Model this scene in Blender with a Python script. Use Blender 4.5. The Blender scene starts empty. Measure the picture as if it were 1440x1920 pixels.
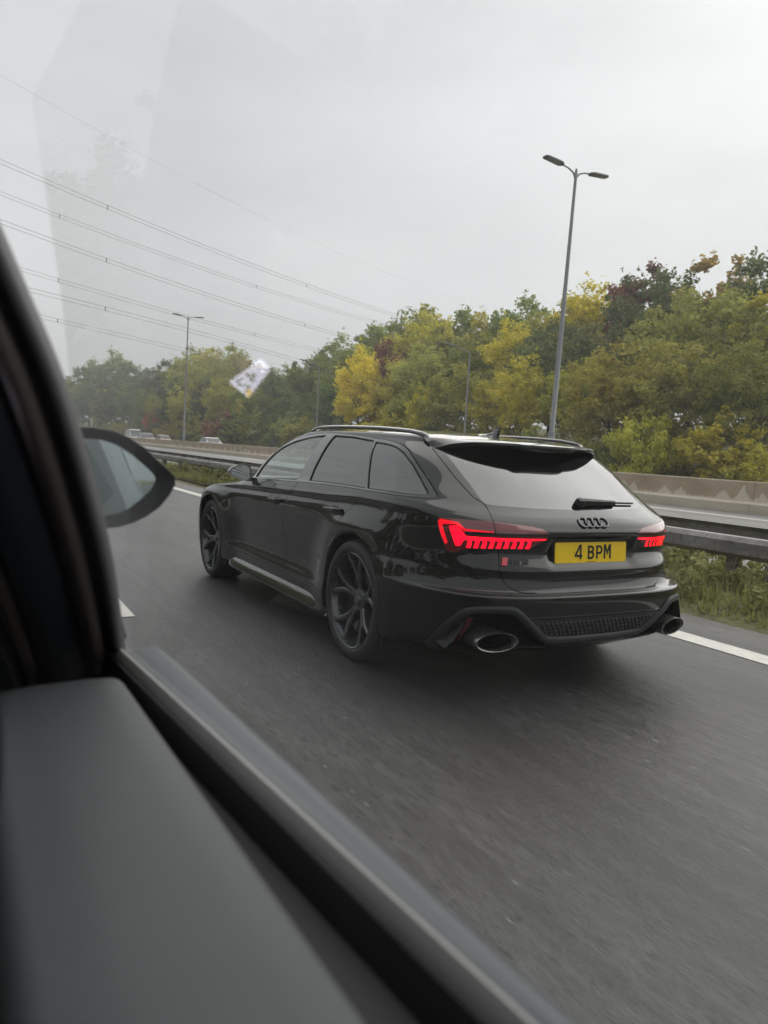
import bpy, bmesh, math, random
import numpy as np
from mathutils import Vector, Matrix
from mathutils.bvhtree import BVHTree

R = math.radians
scene = bpy.context.scene
COL = scene.collection

# ------------------------------------------------------------------ camera
CAM = Vector((-3.0325, -4.0639, 1.2855))            # held inside the passing car, by its side window
YAW, PITCH, ROLL = R(29.21), R(4.75), R(3.13)
cd = bpy.data.cameras.new('camera')
cam = bpy.data.objects.new('camera', cd)
COL.objects.link(cam)
fw = Vector((math.sin(YAW) * math.cos(PITCH), math.cos(YAW) * math.cos(PITCH), -math.sin(PITCH)))
rt = Vector((math.cos(YAW), -math.sin(YAW), 0))
up = rt.cross(fw)
r2 = math.cos(ROLL) * rt + math.sin(ROLL) * up
u2 = -math.sin(ROLL) * rt + math.cos(ROLL) * up
cam.matrix_world = Matrix(((r2.x, u2.x, -fw.x, CAM.x), (r2.y, u2.y, -fw.y, CAM.y), (r2.z, u2.z, -fw.z, CAM.z), (0, 0, 0, 1)))
cd.sensor_fit = 'HORIZONTAL'
cd.sensor_width = 36.0
cd.lens = 36.0
cd.clip_start = 0.01
cd.clip_end = 3000
cd.dof.use_dof = True
cd.dof.focus_distance = 5.6
cd.dof.aperture_fstop = 6.0
scene.camera = cam

# ------------------------------------------------------------------ world: overcast sky
SUN_AZ, SUN_EL = R(75), R(38)                        # azimuth from +Y towards +X
world = bpy.data.worlds.new('World')
scene.world = world
world.use_nodes = True
nt = world.node_tree
nt.nodes.clear()
n_out = nt.nodes.new('ShaderNodeOutputWorld')
n_bg = nt.nodes.new('ShaderNodeBackground')
n_sky = nt.nodes.new('ShaderNodeTexSky')
n_sky.sky_type = 'NISHITA'
n_sky.sun_disc = False
n_sky.sun_elevation = SUN_EL
n_sky.sun_rotation = SUN_AZ
n_sky.air_density = 1.0
n_sky.dust_density = 6.0
n_sky.ozone_density = 1.0
n_hs = nt.nodes.new('ShaderNodeHueSaturation')
n_hs.inputs['Saturation'].default_value = 0.10
n_tc = nt.nodes.new('ShaderNodeTexCoord')
n_map = nt.nodes.new('ShaderNodeMapping')
n_map.inputs['Scale'].default_value = (1.0, 1.0, 2.6)
n_no = nt.nodes.new('ShaderNodeTexNoise')
n_no.inputs['Scale'].default_value = 1.7
n_no.inputs['Detail'].default_value = 6
n_no.inputs['Roughness'].default_value = 0.5
n_ra = nt.nodes.new('ShaderNodeMapRange')
n_ra.inputs['From Min'].default_value = 0.3
n_ra.inputs['From Max'].default_value = 0.7
n_ra.inputs['To Min'].default_value = 0.86
n_ra.inputs['To Max'].default_value = 1.10
n_mx = nt.nodes.new('ShaderNodeMix')
n_mx.data_type = 'RGBA'
n_mx.inputs[0].default_value = 0.5
n_mx.inputs[7].default_value = (3.6, 3.72, 3.8, 1)    # the even grey of a full cloud deck
n_mu = nt.nodes.new('ShaderNodeVectorMath')
n_mu.operation = 'SCALE'
L = nt.links.new
L(n_sky.outputs['Color'], n_hs.inputs['Color'])
L(n_tc.outputs['Generated'], n_map.inputs['Vector'])
L(n_map.outputs['Vector'], n_no.inputs['Vector'])
L(n_no.outputs['Fac'], n_ra.inputs['Value'])
n_ga = nt.nodes.new('ShaderNodeGamma')                              # cloud evens out the glow round the sun
n_ga.inputs['Gamma'].default_value = 0.55
n_gs = nt.nodes.new('ShaderNodeVectorMath')
n_gs.operation = 'SCALE'
n_gs.inputs['Scale'].default_value = 1.2
L(n_hs.outputs['Color'], n_ga.inputs['Color'])
L(n_ga.outputs['Color'], n_gs.inputs[0])
L(n_gs.outputs['Vector'], n_mx.inputs[6])
L(n_mx.outputs[2], n_mu.inputs[0])
L(n_ra.outputs['Result'], n_mu.inputs['Scale'])
L(n_mu.outputs['Vector'], n_bg.inputs['Color'])
n_bg.inputs['Strength'].default_value = 0.088
L(n_bg.outputs['Background'], n_out.inputs['Surface'])

sd = bpy.data.lights.new('sun', 'SUN')
sd.energy = 1.0
sd.angle = R(110)
sd.color = (1.0, 0.96, 0.9)
sun = bpy.data.objects.new('sun', sd)
COL.objects.link(sun)
sun.rotation_euler = Vector((-math.sin(SUN_AZ) * math.cos(SUN_EL), -math.cos(SUN_AZ) * math.cos(SUN_EL), -math.sin(SUN_EL))).to_track_quat('-Z', 'Y').to_euler()

vs = scene.view_settings
vs.view_transform = 'Standard'
vs.look = 'None'
vs.exposure = 1.42
vs.gamma = 1.0
vs.use_curve_mapping = False
cy = scene.cycles
cy.use_denoising = True
cy.max_bounces = 7
cy.transparent_max_bounces = 12
cy.use_light_tree = False
cy.glossy_bounces = 4
cy.diffuse_bounces = 2
cy.transmission_bounces = 6
cy.sample_clamp_indirect = 6.0
cy.use_adaptive_sampling = True
cy.adaptive_threshold = 0.015
cy.caustics_reflective = False
cy.caustics_refractive = False

# ------------------------------------------------------------------ helpers
def tag(o, label=None, cat=None, group=None, kind=None):
    if label: o['label'] = label
    if cat: o['category'] = cat
    if group: o['group'] = group
    if kind: o['kind'] = kind
    return o

def link(name, me, parent=None, mat=None):
    o = bpy.data.objects.new(name, me)
    COL.objects.link(o)
    if parent is not None: o.parent = parent
    if mat is not None:
        me.materials.clear()
        me.materials.append(mat)
    return o

def empty(name, loc=(0, 0, 0), rz=0.0):
    o = bpy.data.objects.new(name, None)
    COL.objects.link(o)
    o.location = loc
    o.rotation_euler = (0, 0, rz)
    return o

def smooth(me, angle=None):
    me.polygons.foreach_set('use_smooth', [True] * len(me.polygons))
    if angle is not None:
        try: me.set_sharp_from_angle(angle=angle)
        except Exception: pass

def mesh_pd(name, verts, faces, mat=None, parent=None, sm=False, angle=None):
    me = bpy.data.meshes.new(name)
    me.from_pydata([tuple(v) for v in verts], [], [tuple(f) for f in faces])
    me.validate()
    me.update()
    if sm: smooth(me, angle)
    return link(name, me, parent, mat)

class MB:
    """collects primitive shapes into one mesh"""
    def __init__(s): s.v, s.f = [], []
    def add(s, vs, fs):
        o = len(s.v)
        s.v += [tuple(v) for v in vs]
        s.f += [tuple(i + o for i in f) for f in fs]
        return s
    def box(s, a, b, M=None):
        x0, y0, z0 = a; x1, y1, z1 = b
        vs = [(x0, y0, z0), (x1, y0, z0), (x1, y1, z0), (x0, y1, z0), (x0, y0, z1), (x1, y0, z1), (x1, y1, z1), (x0, y1, z1)]
        if M is not None: vs = [M @ Vector(v) for v in vs]
        return s.add(vs, [(0, 3, 2, 1), (4, 5, 6, 7), (0, 1, 5, 4), (1, 2, 6, 5), (2, 3, 7, 6), (3, 0, 4, 7)])
    def tube(s, pts, rad, n=8, caps=True, closed=False):
        pts = [Vector(p) for p in pts]
        k = len(pts)
        rads = rad if hasattr(rad, '__len__') else [rad] * k
        vs, fs = [], []
        prev = None
        for i, p in enumerate(pts):
            if closed: t = pts[(i + 1) % k] - pts[i - 1]
            else: t = pts[min(i + 1, k - 1)] - pts[max(i - 1, 0)]
            t.normalize()
            if prev is None:
                a = t.orthogonal().normalized()
            else:
                a = (prev - t * prev.dot(t)).normalized()
            prev = a
            b = t.cross(a)
            for j in range(n):
                q = 2 * math.pi * j / n
                vs.append(p + (a * math.cos(q) + b * math.sin(q)) * rads[i])
        m = k if closed else k - 1
        for i in range(m):
            for j in range(n):
                fs.append((i * n + j, i * n + (j + 1) % n, ((i + 1) % k) * n + (j + 1) % n, ((i + 1) % k) * n + j))
        if caps and not closed:
            fs.append(tuple(reversed(range(n))))
            fs.append(tuple((k - 1) * n + j for j in range(n)))
        return s.add(vs, fs)
    def sweep(s, prof, pts, frames, closed_prof=True, caps=True):
        """prof: 2D points; frames: (right, up) at every point"""
        n = len(prof); vs = []; fs = []
        for p, (a, b) in zip(pts, frames):
            for (u, v) in prof: vs.append(Vector(p) + Vector(a) * u + Vector(b) * v)
        m = n if closed_prof else n - 1
        for i in range(len(pts) - 1):
            for j in range(m):
                fs.append((i * n + j, i * n + (j + 1) % n, (i + 1) * n + (j + 1) % n, (i + 1) * n + j))
        if caps and closed_prof:
            fs.append(tuple(reversed(range(n))))
            fs.append(tuple((len(pts) - 1) * n + j for j in range(n)))
        return s.add(vs, fs)
    def lathe(s, prof, n=32, M=None, closed=False):
        """prof (r, h) turned round local Z"""
        k = len(prof); vs = []; fs = []
        for (r, h) in prof:
            for j in range(n):
                q = 2 * math.pi * j / n
                v = Vector((r * math.cos(q), r * math.sin(q), h))
                vs.append(M @ v if M is not None else v)
        for i in range(k if closed else k - 1):
            for j in range(n):
                fs.append((i * n + j, i * n + (j + 1) % n, ((i + 1) % k) * n + (j + 1) % n, ((i + 1) % k) * n + j))
        return s.add(vs, fs)
    def prism(s, poly, h0, h1, M=None):
        n = len(poly)
        vs = [Vector((x, y, h0)) for x, y in poly] + [Vector((x, y, h1)) for x, y in poly]
        if M is not None: vs = [M @ v for v in vs]
        fs = [tuple(reversed(range(n))), tuple(range(n, 2 * n))] + [(i, (i + 1) % n, n + (i + 1) % n, n + i) for i in range(n)]
        return s.add(vs, fs)
    def build(s, name, mat=None, parent=None, sm=False, angle=R(35), fix=True):
        me = bpy.data.meshes.new(name)
        me.from_pydata(s.v, [], s.f)
        if fix:
            bm = bmesh.new(); bm.from_mesh(me)
            bmesh.ops.recalc_face_normals(bm, faces=bm.faces)
            bm.to_mesh(me); bm.free()
        me.update()
        if sm: smooth(me, angle)
        return link(name, me, parent, mat)

def bevel(o, w=0.005, seg=2, angle=R(30)):
    bm = bmesh.new(); bm.from_mesh(o.data)
    bmesh.ops.remove_doubles(bm, verts=bm.verts, dist=1e-6)
    es = [e for e in bm.edges if len(e.link_faces) == 2 and e.calc_face_angle(0) > angle]
    bmesh.ops.bevel(bm, geom=es, offset=w, segments=seg, affect='EDGES', profile=0.6)
    bm.to_mesh(o.data); bm.free()
    smooth(o.data, R(40))
    return o

def pchip(kx, ky, x):
    kx = np.asarray(kx, float); ky = np.asarray(ky, float); x = np.asarray(x, float)
    one = ky.ndim == 1
    if one: ky = ky[:, None]
    h = np.diff(kx)[:, None]; d = np.diff(ky, axis=0) / h
    m = np.zeros_like(ky)
    if len(kx) > 2:
        w1 = 2 * h[1:] + h[:-1]; w2 = h[1:] + 2 * h[:-1]
        ok = d[1:] * d[:-1] > 0
        with np.errstate(divide='ignore', invalid='ignore'):
            hm = (w1 + w2) / (w1 / d[:-1] + w2 / d[1:])
        m[1:-1] = np.where(ok, hm, 0)
    m[0] = d[0]; m[-1] = d[-1]
    xc = np.clip(x, kx[0], kx[-1])
    i = np.clip(np.searchsorted(kx, xc, side='right') - 1, 0, len(kx) - 2)
    hh = h[i]; t = ((xc - kx[i])[:, None]) / hh
    r = (ky[i] * (2 * t**3 - 3 * t**2 + 1) + m[i] * hh * (t**3 - 2 * t**2 + t) + ky[i + 1] * (-2 * t**3 + 3 * t**2) + m[i + 1] * hh * (t**3 - t**2))
    return r[:, 0] if one else r

# ------------------------------------------------------------------ materials
class NT:
    def __init__(s, name):
        s.m = bpy.data.materials.new(name); s.m.use_nodes = True
        s.t = s.m.node_tree; s.t.nodes.clear()
        s.out = s.t.nodes.new('ShaderNodeOutputMaterial')
    def n(s, typ, ins=None, **kw):
        nd = s.t.nodes.new('ShaderNode' + typ)
        for k, v in kw.items(): setattr(nd, k, v)
        for k, v in (ins or {}).items():
            if isinstance(v, bpy.types.NodeSocket): s.t.links.new(v, nd.inputs[k])
            else: nd.inputs[k].default_value = v
        return nd
    def l(s, a, b): s.t.links.new(a, b)
    def surf(s, o): s.t.links.new(o, s.out.inputs['Surface']); return s.m
    def pos(s): return s.n('NewGeometry').outputs['Position']
    def obj(s): return s.n('TexCoord').outputs['Object']
    def noise(s, vec, scale, detail=4, rough=0.5, out='Fac'):
        return s.n('TexNoise', {'Vector': vec, 'Scale': scale, 'Detail': detail, 'Roughness': rough}).outputs[out]
    def ramp(s, fac, stops):
        r = s.n('ValToRGB', {'Fac': fac}); e = r.color_ramp.elements
        while len(e) < len(stops): e.new(0.5)
        for q, (p, c) in zip(e, stops):
            q.position = p; q.color = tuple(c) + (1,) if len(c) == 3 else c
        return r.outputs['Color']
    def rng(s, v, a, b, c, d):
        return s.n('MapRange', {'Value': v, 'From Min': a, 'From Max': b, 'To Min': c, 'To Max': d}).outputs['Result']
    def mix(s, f, a, b, blend='MIX'):
        nd = s.n('Mix', data_type='RGBA', blend_type=blend)
        for k, v in ((0, f), (6, a), (7, b)):
            if isinstance(v, bpy.types.NodeSocket): s.t.links.new(v, nd.inputs[k])
            else: nd.inputs[k].default_value = v if not hasattr(v, '__len__') or len(v) == 4 else tuple(v) + (1,)
        return nd.outputs[2]
    def math(s, op, a, b=0.0):
        nd = s.n('Math', operation=op)
        for k, v in ((0, a), (1, b)):
            if isinstance(v, bpy.types.NodeSocket): s.t.links.new(v, nd.inputs[k])
            else: nd.inputs[k].default_value = v
        return nd.outputs[0]
    def scalev(s, vec, sc):
        return s.n('VectorMath', {0: vec, 1: sc}, operation='MULTIPLY').outputs[0]
    def bump(s, h, st=0.3, dist=0.01):
        return s.n('Bump', {'Height': h, 'Strength': st, 'Distance': dist}).outputs['Normal']
    def fresnel(s, ior):
        bf = s.n('NewGeometry').outputs['Backfacing']
        return s.n('Fresnel', {'IOR': s.rng(bf, 0, 1, ior, 1.0 / ior)}).outputs[0]
    def pbr(s, **kw):
        ins = {k.replace('_', ' '): (tuple(v) + (1,) if hasattr(v, '__len__') and not isinstance(v, bpy.types.NodeSocket) and len(v) == 3 else v) for k, v in kw.items()}
        b = s.n('BsdfPrincipled', ins)
        return s.surf(b.outputs['BSDF'])

def plain(name, col, rough=0.5, metal=0.0, spec=0.5, var=0.0, scale=20.0, coat=0.0):
    t = NT(name)
    kw = dict(Roughness=rough, Metallic=metal)
    if var > 0:
        nz = t.noise(t.obj(), scale, 5)
        c = t.mix(nz, tuple(max(0, x * (1 - var)) for x in col), tuple(x * (1 + var) for x in col))
        kw['Base_Color'] = c
        kw['Roughness'] = t.rng(nz, 0.3, 0.7, rough * 0.85, min(1, rough * 1.15))
    else: kw['Base_Color'] = col
    b = {k: v for k, v in kw.items()}
    b['Specular_IOR_Level'] = spec
    if coat: b['Coat_Weight'] = coat
    return t.pbr(**b)
# ================================================================== the setting: ground, carriageways, verge
def asphalt(name, base, seed=0.0, wet=0.0):
    t = NT(name)
    p = t.pos()
    pv = t.n('VectorMath', {0: p, 1: (seed, seed * 1.7, 0)}, operation='ADD').outputs[0]
    st = t.scalev(pv, (1.0, .26, 1.0))                              # texture drawn out a little along the lane by traffic
    big = t.noise(t.scalev(pv, (1.0, .18, 1)), .55, 5, .6)
    mid = t.noise(st, 30, 5, .75)
    fine = t.noise(st, 120, 3, .6)
    vor = t.n('TexVoronoi', {'Vector': t.scalev(pv, (1, .30, 1)), 'Scale': 22.0, 'Randomness': 1.0})
    stone = t.math('MULTIPLY', t.rng(vor.outputs['Distance'], .03, .17, 1.0, 0.0), t.math('GREATER_THAN', t.n('SeparateColor', {0: vor.outputs['Color']}).outputs[0], .91))
    dk = tuple(c * .45 for c in base); lt = tuple(c * 1.7 for c in base)
    c = t.mix(t.rng(mid, .36, .64, 0, 1), dk, lt)
    c = t.mix(t.rng(fine, .35, .65, 0, .55), c, tuple(c_ * .55 for c_ in base))
    c = t.mix(t.rng(big, .3, .7, 0, .45), c, tuple(c_ * 1.5 for c_ in base))
    pit = t.math('MULTIPLY', t.rng(t.noise(st, 38, 2, .5), .58, .70, 0, 1), .85)
    c = t.mix(pit, c, tuple(c_ * .25 for c_ in base))
    c = t.mix(t.math('MULTIPLY', stone, .85), c, (.36, .36, .345))
    streak = t.noise(t.scalev(pv, (1.0, .10, 1.0)), 11, 4, .6)
    c = t.mix(t.rng(streak, .40, .62, 0, .65), c, tuple(c_ * .5 for c_ in base))
    track = t.n('TexWave', {'Vector': t.n('CombineXYZ', {'X': t.n('SeparateXYZ', {0: pv}).outputs['X']}).outputs[0], 'Scale': .17, 'Distortion': 0.0}).outputs['Fac']
    c = t.mix(t.math('MULTIPLY', t.rng(track, .5, .95, 0, 1), .42), c, tuple(c_ * .45 for c_ in base))
    rough = t.rng(big, .3, .7, .62 - wet, .44 - wet * .8)
    h = t.math('ADD', t.math('MULTIPLY', fine, .5), mid)
    b = t.n('BsdfPrincipled', {'Base Color': c, 'Roughness': rough, 'Specular IOR Level': .5, 'Normal': t.bump(h, .55, .012)})
    return t.surf(b.outputs['BSDF'])
M_ROAD = asphalt('asphalt', (.068, .0675, .067), 0, .12)
M_ROAD2 = asphalt('pale_asphalt', (.19, .183, .175), 37, .10)
M_MARGIN = asphalt('margin_asphalt', (.13, .122, .115), 71, .05)
def linepaint():
    t = NT('white_road_paint'); p = t.pos()
    w = t.noise(t.scalev(p, (1, .3, 1)), 30, 6, .7)
    e = t.noise(p, 7, 4)
    c = t.mix(t.rng(w, .5, .75, 0, .75), (.70, .68, .62), (.20, .19, .18))
    c = t.mix(t.rng(e, .5, .7, 0, .35), c, (.42, .40, .36))
    return t.pbr(Base_Color=c, Roughness=.45)
M_LINE = linepaint()
def soil():
    t = NT('verge_soil'); p = t.pos()
    c = t.ramp(t.noise(p, 2.2, 8, .65), [(.3, (.10, .085, .055)), (.5, (.15, .15, .07)), (.7, (.21, .20, .10))])
    return t.pbr(Base_Color=c, Roughness=.95, Normal=t.bump(t.noise(p, 14, 6), .8, .08))
M_SOIL = soil()

def bend(y): return -max(0.0, y - 120) ** 2 / 600.0                  # the motorway swings left ahead
def sheet(name, x0, x1, y0, y1, z, mat):
    vs, fs = [], []
    ys = [y for y in [y0] + list(range(-90, 420, 10)) + [y1] if y0 <= y <= y1] if y1 - y0 > 20 else [y0, y1]
    ys = sorted(set(ys)); ny = len(ys) - 1
    for y in ys: vs += [(x0 + bend(y), y, z), (x1 + bend(y), y, z)]
    fs = [(2 * i, 2 * i + 1, 2 * i + 3, 2 * i + 2) for i in range(ny)]
    o = mesh_pd(name, vs, fs, mat)
    return tag(o, kind='structure')
sheet('ground', -420, 420, -300, 620, -.06, M_SOIL)
sheet('road', -13.5, 2.02, -120, 400, 0, M_ROAD)
sheet('road_margin', 2.02, 2.50, -120, 400, -.001, M_MARGIN)
sheet('far_carriageway', 5.0, 16.6, -120, 400, -.004, M_ROAD2)
sheet('opposite_carriageway', 17.5, 29.5, -120, 400, -.004, M_ROAD2)
sheet('edge_line', 1.64, 1.86, -120, 400, .004, M_LINE)
sheet('edge_line', 5.6, 5.8, -120, 400, 0, M_LINE)
sheet('edge_line', 14.55, 14.8, -120, 400, 0, M_LINE)
sheet('edge_line', 18.3, 18.5, -120, 400, 0, M_LINE)
sheet('edge_line', 28.6, 28.8, -120, 400, 0, M_LINE)
for k in range(-3, 14):                                             # broken lane line beside the passing car
    sheet('lane_line', -2.07, -1.92, -7.55 + 9 * k, -5.55 + 9 * k, .004, M_LINE)
for k in range(-3, 14):
    sheet('lane_line', -5.77, -5.62, -7.6 + 9 * k, -5.6 + 9 * k, .004, M_LINE)
def bank():
    vs, fs = [], []
    xs = [29.4, 30.6, 33, 36, 40, 46, 54, 66, 90]; zs = [-.03, .02, .22, .8, 1.6, 2.8, 4.2, 5.0, 5.0]
    ys = list(range(-80, 400, 8)); rg = random.Random(8)
    for y in ys:
        for x, z in zip(xs, zs): vs.append((x + bend(y), y + rg.uniform(-1, 1), z + rg.uniform(-.15, .2) * (x > 31)))
    n = len(xs)
    fs = [(i * n + j, i * n + j + 1, (i + 1) * n + j + 1, (i + 1) * n + j) for i in range(len(ys) - 1) for j in range(n - 1)]
    return tag(mesh_pd('embankment', vs, fs, M_SOIL, sm=True), kind='structure')
bank()
# verge: a low bank of soil between the margin and the far carriageway
def verge():
    rng = random.Random(4)
    vs, fs = [], []
    xs = [2.47, 2.62, 2.9, 3.3, 3.8, 4.3, 4.75, 5.02]
    ny = 160
    for i in range(ny + 1):
        y = -14 + 134 * (i / ny) ** 1.5 if i else -14
        drift = max(0.0, min(.62, (y - 0) * .04))
        for j, x in enumerate(xs):
            edge = drift * (1 if j < 3 else max(0, (5 - j) / 2)) if x < 4.4 else 0
            z = [-.02, .02, .07, .10, .11, .08, .04, -.02][j] + (rng.uniform(-.02, .03) if 0 < j < 7 else 0)
            vs.append((x + (rng.uniform(-.05, .05) if j < 2 else 0) + (edge if j < 4 else 0) * (1 - j / 6), y, z))
    n = len(xs)
    fs = [(i * n + j, i * n + j + 1, (i + 1) * n + j + 1, (i + 1) * n + j) for i in range(ny) for j in range(n - 1)]
    return tag(mesh_pd('verge', vs, fs, M_SOIL, sm=True), kind='structure')
verge()

# ------------------------------------------------------------------ grass and weeds on the verge: nobody could count them
def leafy(name, col, rough=.6, trans=.42, var=.45):
    t = NT(name)
    oi = t.n('ObjectInfo')
    rnd = t.n('NewGeometry').outputs['Random Per Island']
    nz = t.noise(t.pos(), .45, 3)
    c = oi.outputs['Color'] if col is None else tuple(col) + (1,)
    dk = t.mix(1.0, c, (.50, .53, .50, 1), 'MULTIPLY')
    lt = t.mix(1.0, c, (1.35, 1.30, 1.05, 1), 'MULTIPLY')
    k = t.math('ADD', t.math('MULTIPLY', rnd, var + .1), t.rng(nz, .25, .75, 0, .9 - var))
    cc = t.mix(k, dk, lt)
    d = t.n('BsdfDiffuse', {'Color': cc})
    tr = t.n('BsdfTranslucent', {'Color': cc})
    g = t.n('BsdfGlossy', {'Color': (.35, .36, .33, 1), 'Roughness': .45})
    m = t.n('MixShader', {0: trans, 1: d.outputs[0], 2: tr.outputs[0]})
    m2 = t.n('MixShader', {0: .06, 1: m.outputs[0], 2: g.outputs[0]})
    return t.surf(m2.outputs[0])
M_LEAF = leafy('foliage', None)
M_BLADE = leafy('grass_blades', (.36, .37, .16), trans=.4)
def verge_grass():
    rng = np.random.default_rng(7)
    N = 60000
    y = -9 + 75 * rng.random(N) ** 1.7
    x = 2.56 + (4.9 - 2.56) * rng.random(N) ** 1.1
    x = np.where(x < 2.56 + np.clip(y * .035, 0, .5), x + .5, x)
    pat = np.sin(y * 1.3 + x * 2) * np.sin(y * .47 + 2) * .5 + .5
    tall = (.05 + .11 * rng.random(N) + .22 * pat * rng.random(N) ** 3) * np.clip((x - 2.4) * 2.0, .3, 1.0)
    far = 1 + np.clip(y, 0, 60) * .02
    w = (.006 + .010 * rng.random(N)) * far
    ang = rng.random(N) * 6.283; lean = (rng.random(N) - .2) * 1.3 * tall
    dx, dy = np.cos(ang), np.sin(ang)
    z0 = np.full(N, .03)
    px, py = -dy, dx
    P = np.zeros((N, 4, 3))
    for k, (t_, ww) in enumerate(((0, 1), (0, -1), (1, -.25), (1, .25))):
        P[:, k, 0] = x + px * w * ww + dx * lean * t_
        P[:, k, 1] = y + py * w * ww + dy * lean * t_
        P[:, k, 2] = z0 + tall * t_
    me = bpy.data.meshes.new('grass')
    me.from_pydata(P.reshape(-1, 3).tolist(), [], np.arange(N * 4).reshape(-1, 4).tolist())
    o = link('grass', me, None, M_BLADE)
    return tag(o, 'rough green grass and weeds growing on the verge under the crash barrier', 'grass', kind='stuff')
verge_grass()
def leaf_cloud(rng, centres, rads, per, size, flat=.0):
    """many small leaf quads round clump centres"""
    V = []
    for c, r in zip(centres, rads):
        d = rng.normal(size=(per, 3)); d /= np.linalg.norm(d, axis=1)[:, None]
        rr = r * rng.random(per) ** .45
        P = c + d * rr[:, None] * np.array([1, 1, .8])
        n = d * .7 + rng.normal(size=(per, 3)) * .6 + np.array([0, 0, .35])
        n /= np.linalg.norm(n, axis=1)[:, None]
        a = np.cross(n, rng.normal(size=(per, 3))); a /= np.linalg.norm(a, axis=1)[:, None] + 1e-9
        b = np.cross(n, a)
        s = size * (.55 + .9 * rng.random(per))[:, None]
        q = np.stack([P - a * s * .5, P + b * s * .32, P + a * s * .5, P - b * s * .32], 1)
        V.append(q)
    V = np.concatenate(V).reshape(-1, 3)
    return V
def leaf_mesh(name, V):
    me = bpy.data.meshes.new(name)
    me.from_pydata(V.tolist(), [], np.arange(len(V)).reshape(-1, 4).tolist())
    me.update()
    return me
# leafy weeds, an uncountable tangle between the blades
def weeds():
    rng = np.random.default_rng(50); V = []
    for i in range(300):
        y = -3.4 + 26 * rng.random() ** 1.7; x = 2.72 + 2.0 * rng.random()
        if x < 2.72 + min(.5, max(0, y) * .035): continue
        k = 8; s = .6 + .8 * rng.random()
        c = np.stack([x + rng.normal(0, .10, k) * s, y + rng.normal(0, .12, k) * s, .08 + .28 * s * rng.random(k)], 1)
        V.append(leaf_cloud(rng, c, np.full(k, .085 * s), 24, .05 * (1 + max(0, y) * .03)))
    o = link('undergrowth', leaf_mesh('undergrowth', np.concatenate(V)), None, M_WEED)
    tag(o, 'tangle of leafy weeds on the verge at the foot of the crash barrier', 'weeds', kind='stuff')
M_WEED = leafy('weed_leaves', (.36, .37, .17), trans=.4, var=.6)
weeds()
# ================================================================== crash barriers, concrete barrier, lamps, cables
def steel():
    t = NT('weathered_galvanised_steel'); p = t.pos()
    a = t.noise(t.scalev(p, (1, .35, 1)), 5, 6, .65)
    b = t.noise(t.scalev(p, (3, 3, 1)), 9, 4, .6)
    c = t.ramp(a, [(.25, (.15, .14, .13)), (.5, (.27, .255, .245)), (.75, (.42, .41, .40))])
    c = t.mix(t.rng(b, .5, .75, 0, .6), c, (.075, .055, .042))
    return t.pbr(Base_Color=c, Roughness=.55, Metallic=.25, Normal=t.bump(b, .15, .01))
M_STEEL = steel()
M_POLE = plain('grey_painted_pole', (.27, .285, .30), .45, var=.12, scale=6)
M_LAMPH = plain('grey_lamp_housing', (.12, .125, .13), .5, var=.1, scale=8)
M_LAMPG = plain('lamp_glass', (.30, .31, .31), .2)
def crash_barrier(x, ztop, face, y0, y1, label, post_h, hgt=.21):
    root = empty('crash_barrier', (x, y0, 0))
    tag(root, label, 'crash barrier')
    f = face                                                        # -1: rail face towards the camera
    d, ch = .105, .05
    prof = [(0, 0), (f * d * .5, 0), (f * d, .045), (f * d, hgt - ch), (f * d * .62, hgt - .006), (f * d * .3, hgt), (0, hgt)]
    step = 3.2
    k = int((y1 - y0) / step)
    vs = []
    for yy in (0.004, step - .004):
        for u, v in prof: vs.append((u, yy, ztop - hgt + v))
    n = len(prof)
    fs = [(j, j + 1, n + j + 1, n + j) for j in range(n - 1)] + [tuple(range(n)), tuple(range(2 * n - 1, n - 1, -1))]
    b0 = MB().add(vs, fs).build('beam', M_STEEL, root, sm=True, angle=R(25))
    lap = MB()                                                      # bolted lap joint, a few millimetres proud
    vs = [];  pp = [(u * 1.05 + f * .003, v) for u, v in prof[2:5]]
    for yy in (-.16, .16):
        for u, v in pp: vs.append((u, yy, ztop - hgt + v))
    lap.add(vs, [(j, j + 1, len(pp) + j + 1, len(pp) + j) for j in range(len(pp) - 1)])
    for by in (-.11, .11):
        for bz in (.07, .125): lap.lathe([(0, .012), (.014, .010), (.018, 0)], 8, Matrix.Translation((f * (d * 1.05 + .004), by, ztop - hgt + bz)) @ Matrix.Rotation(R(90) * f, 4, 'Y'))
    l0 = lap.build('lap_joint', M_STEEL, root)
    pb = MB()
    pb.box((-.055, -.05, 0), (-.045, .05, post_h)).box((.045, -.05, 0), (.055, .05, post_h)).box((-.045, -.006, 0), (.045, .006, post_h))
    p0 = pb.build('post', M_STEEL, root)
    p0.location = (-f * .06, .6, 0)
    for i in range(1, k):
        for src in (b0, l0):
            c = src.copy(); COL.objects.link(c); c.parent = root; c.location = (0, i * step, 0)
    j = 1; yy = .6 + 2.4
    while yy < y1 - y0 - 1:
        c = p0.copy(); COL.objects.link(c); c.parent = root; c.location = (-f * .06, yy, 0); yy += 2.4
    return root
crash_barrier(3.60, .625, -1, -7, 92, 'weathered steel box-beam crash barrier on the grass verge, nearest to the black car', .56)
crash_barrier(4.34, .665, 1, -7, 92, 'second steel crash barrier behind the near one, its back towards the black car', .60, .24)

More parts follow.
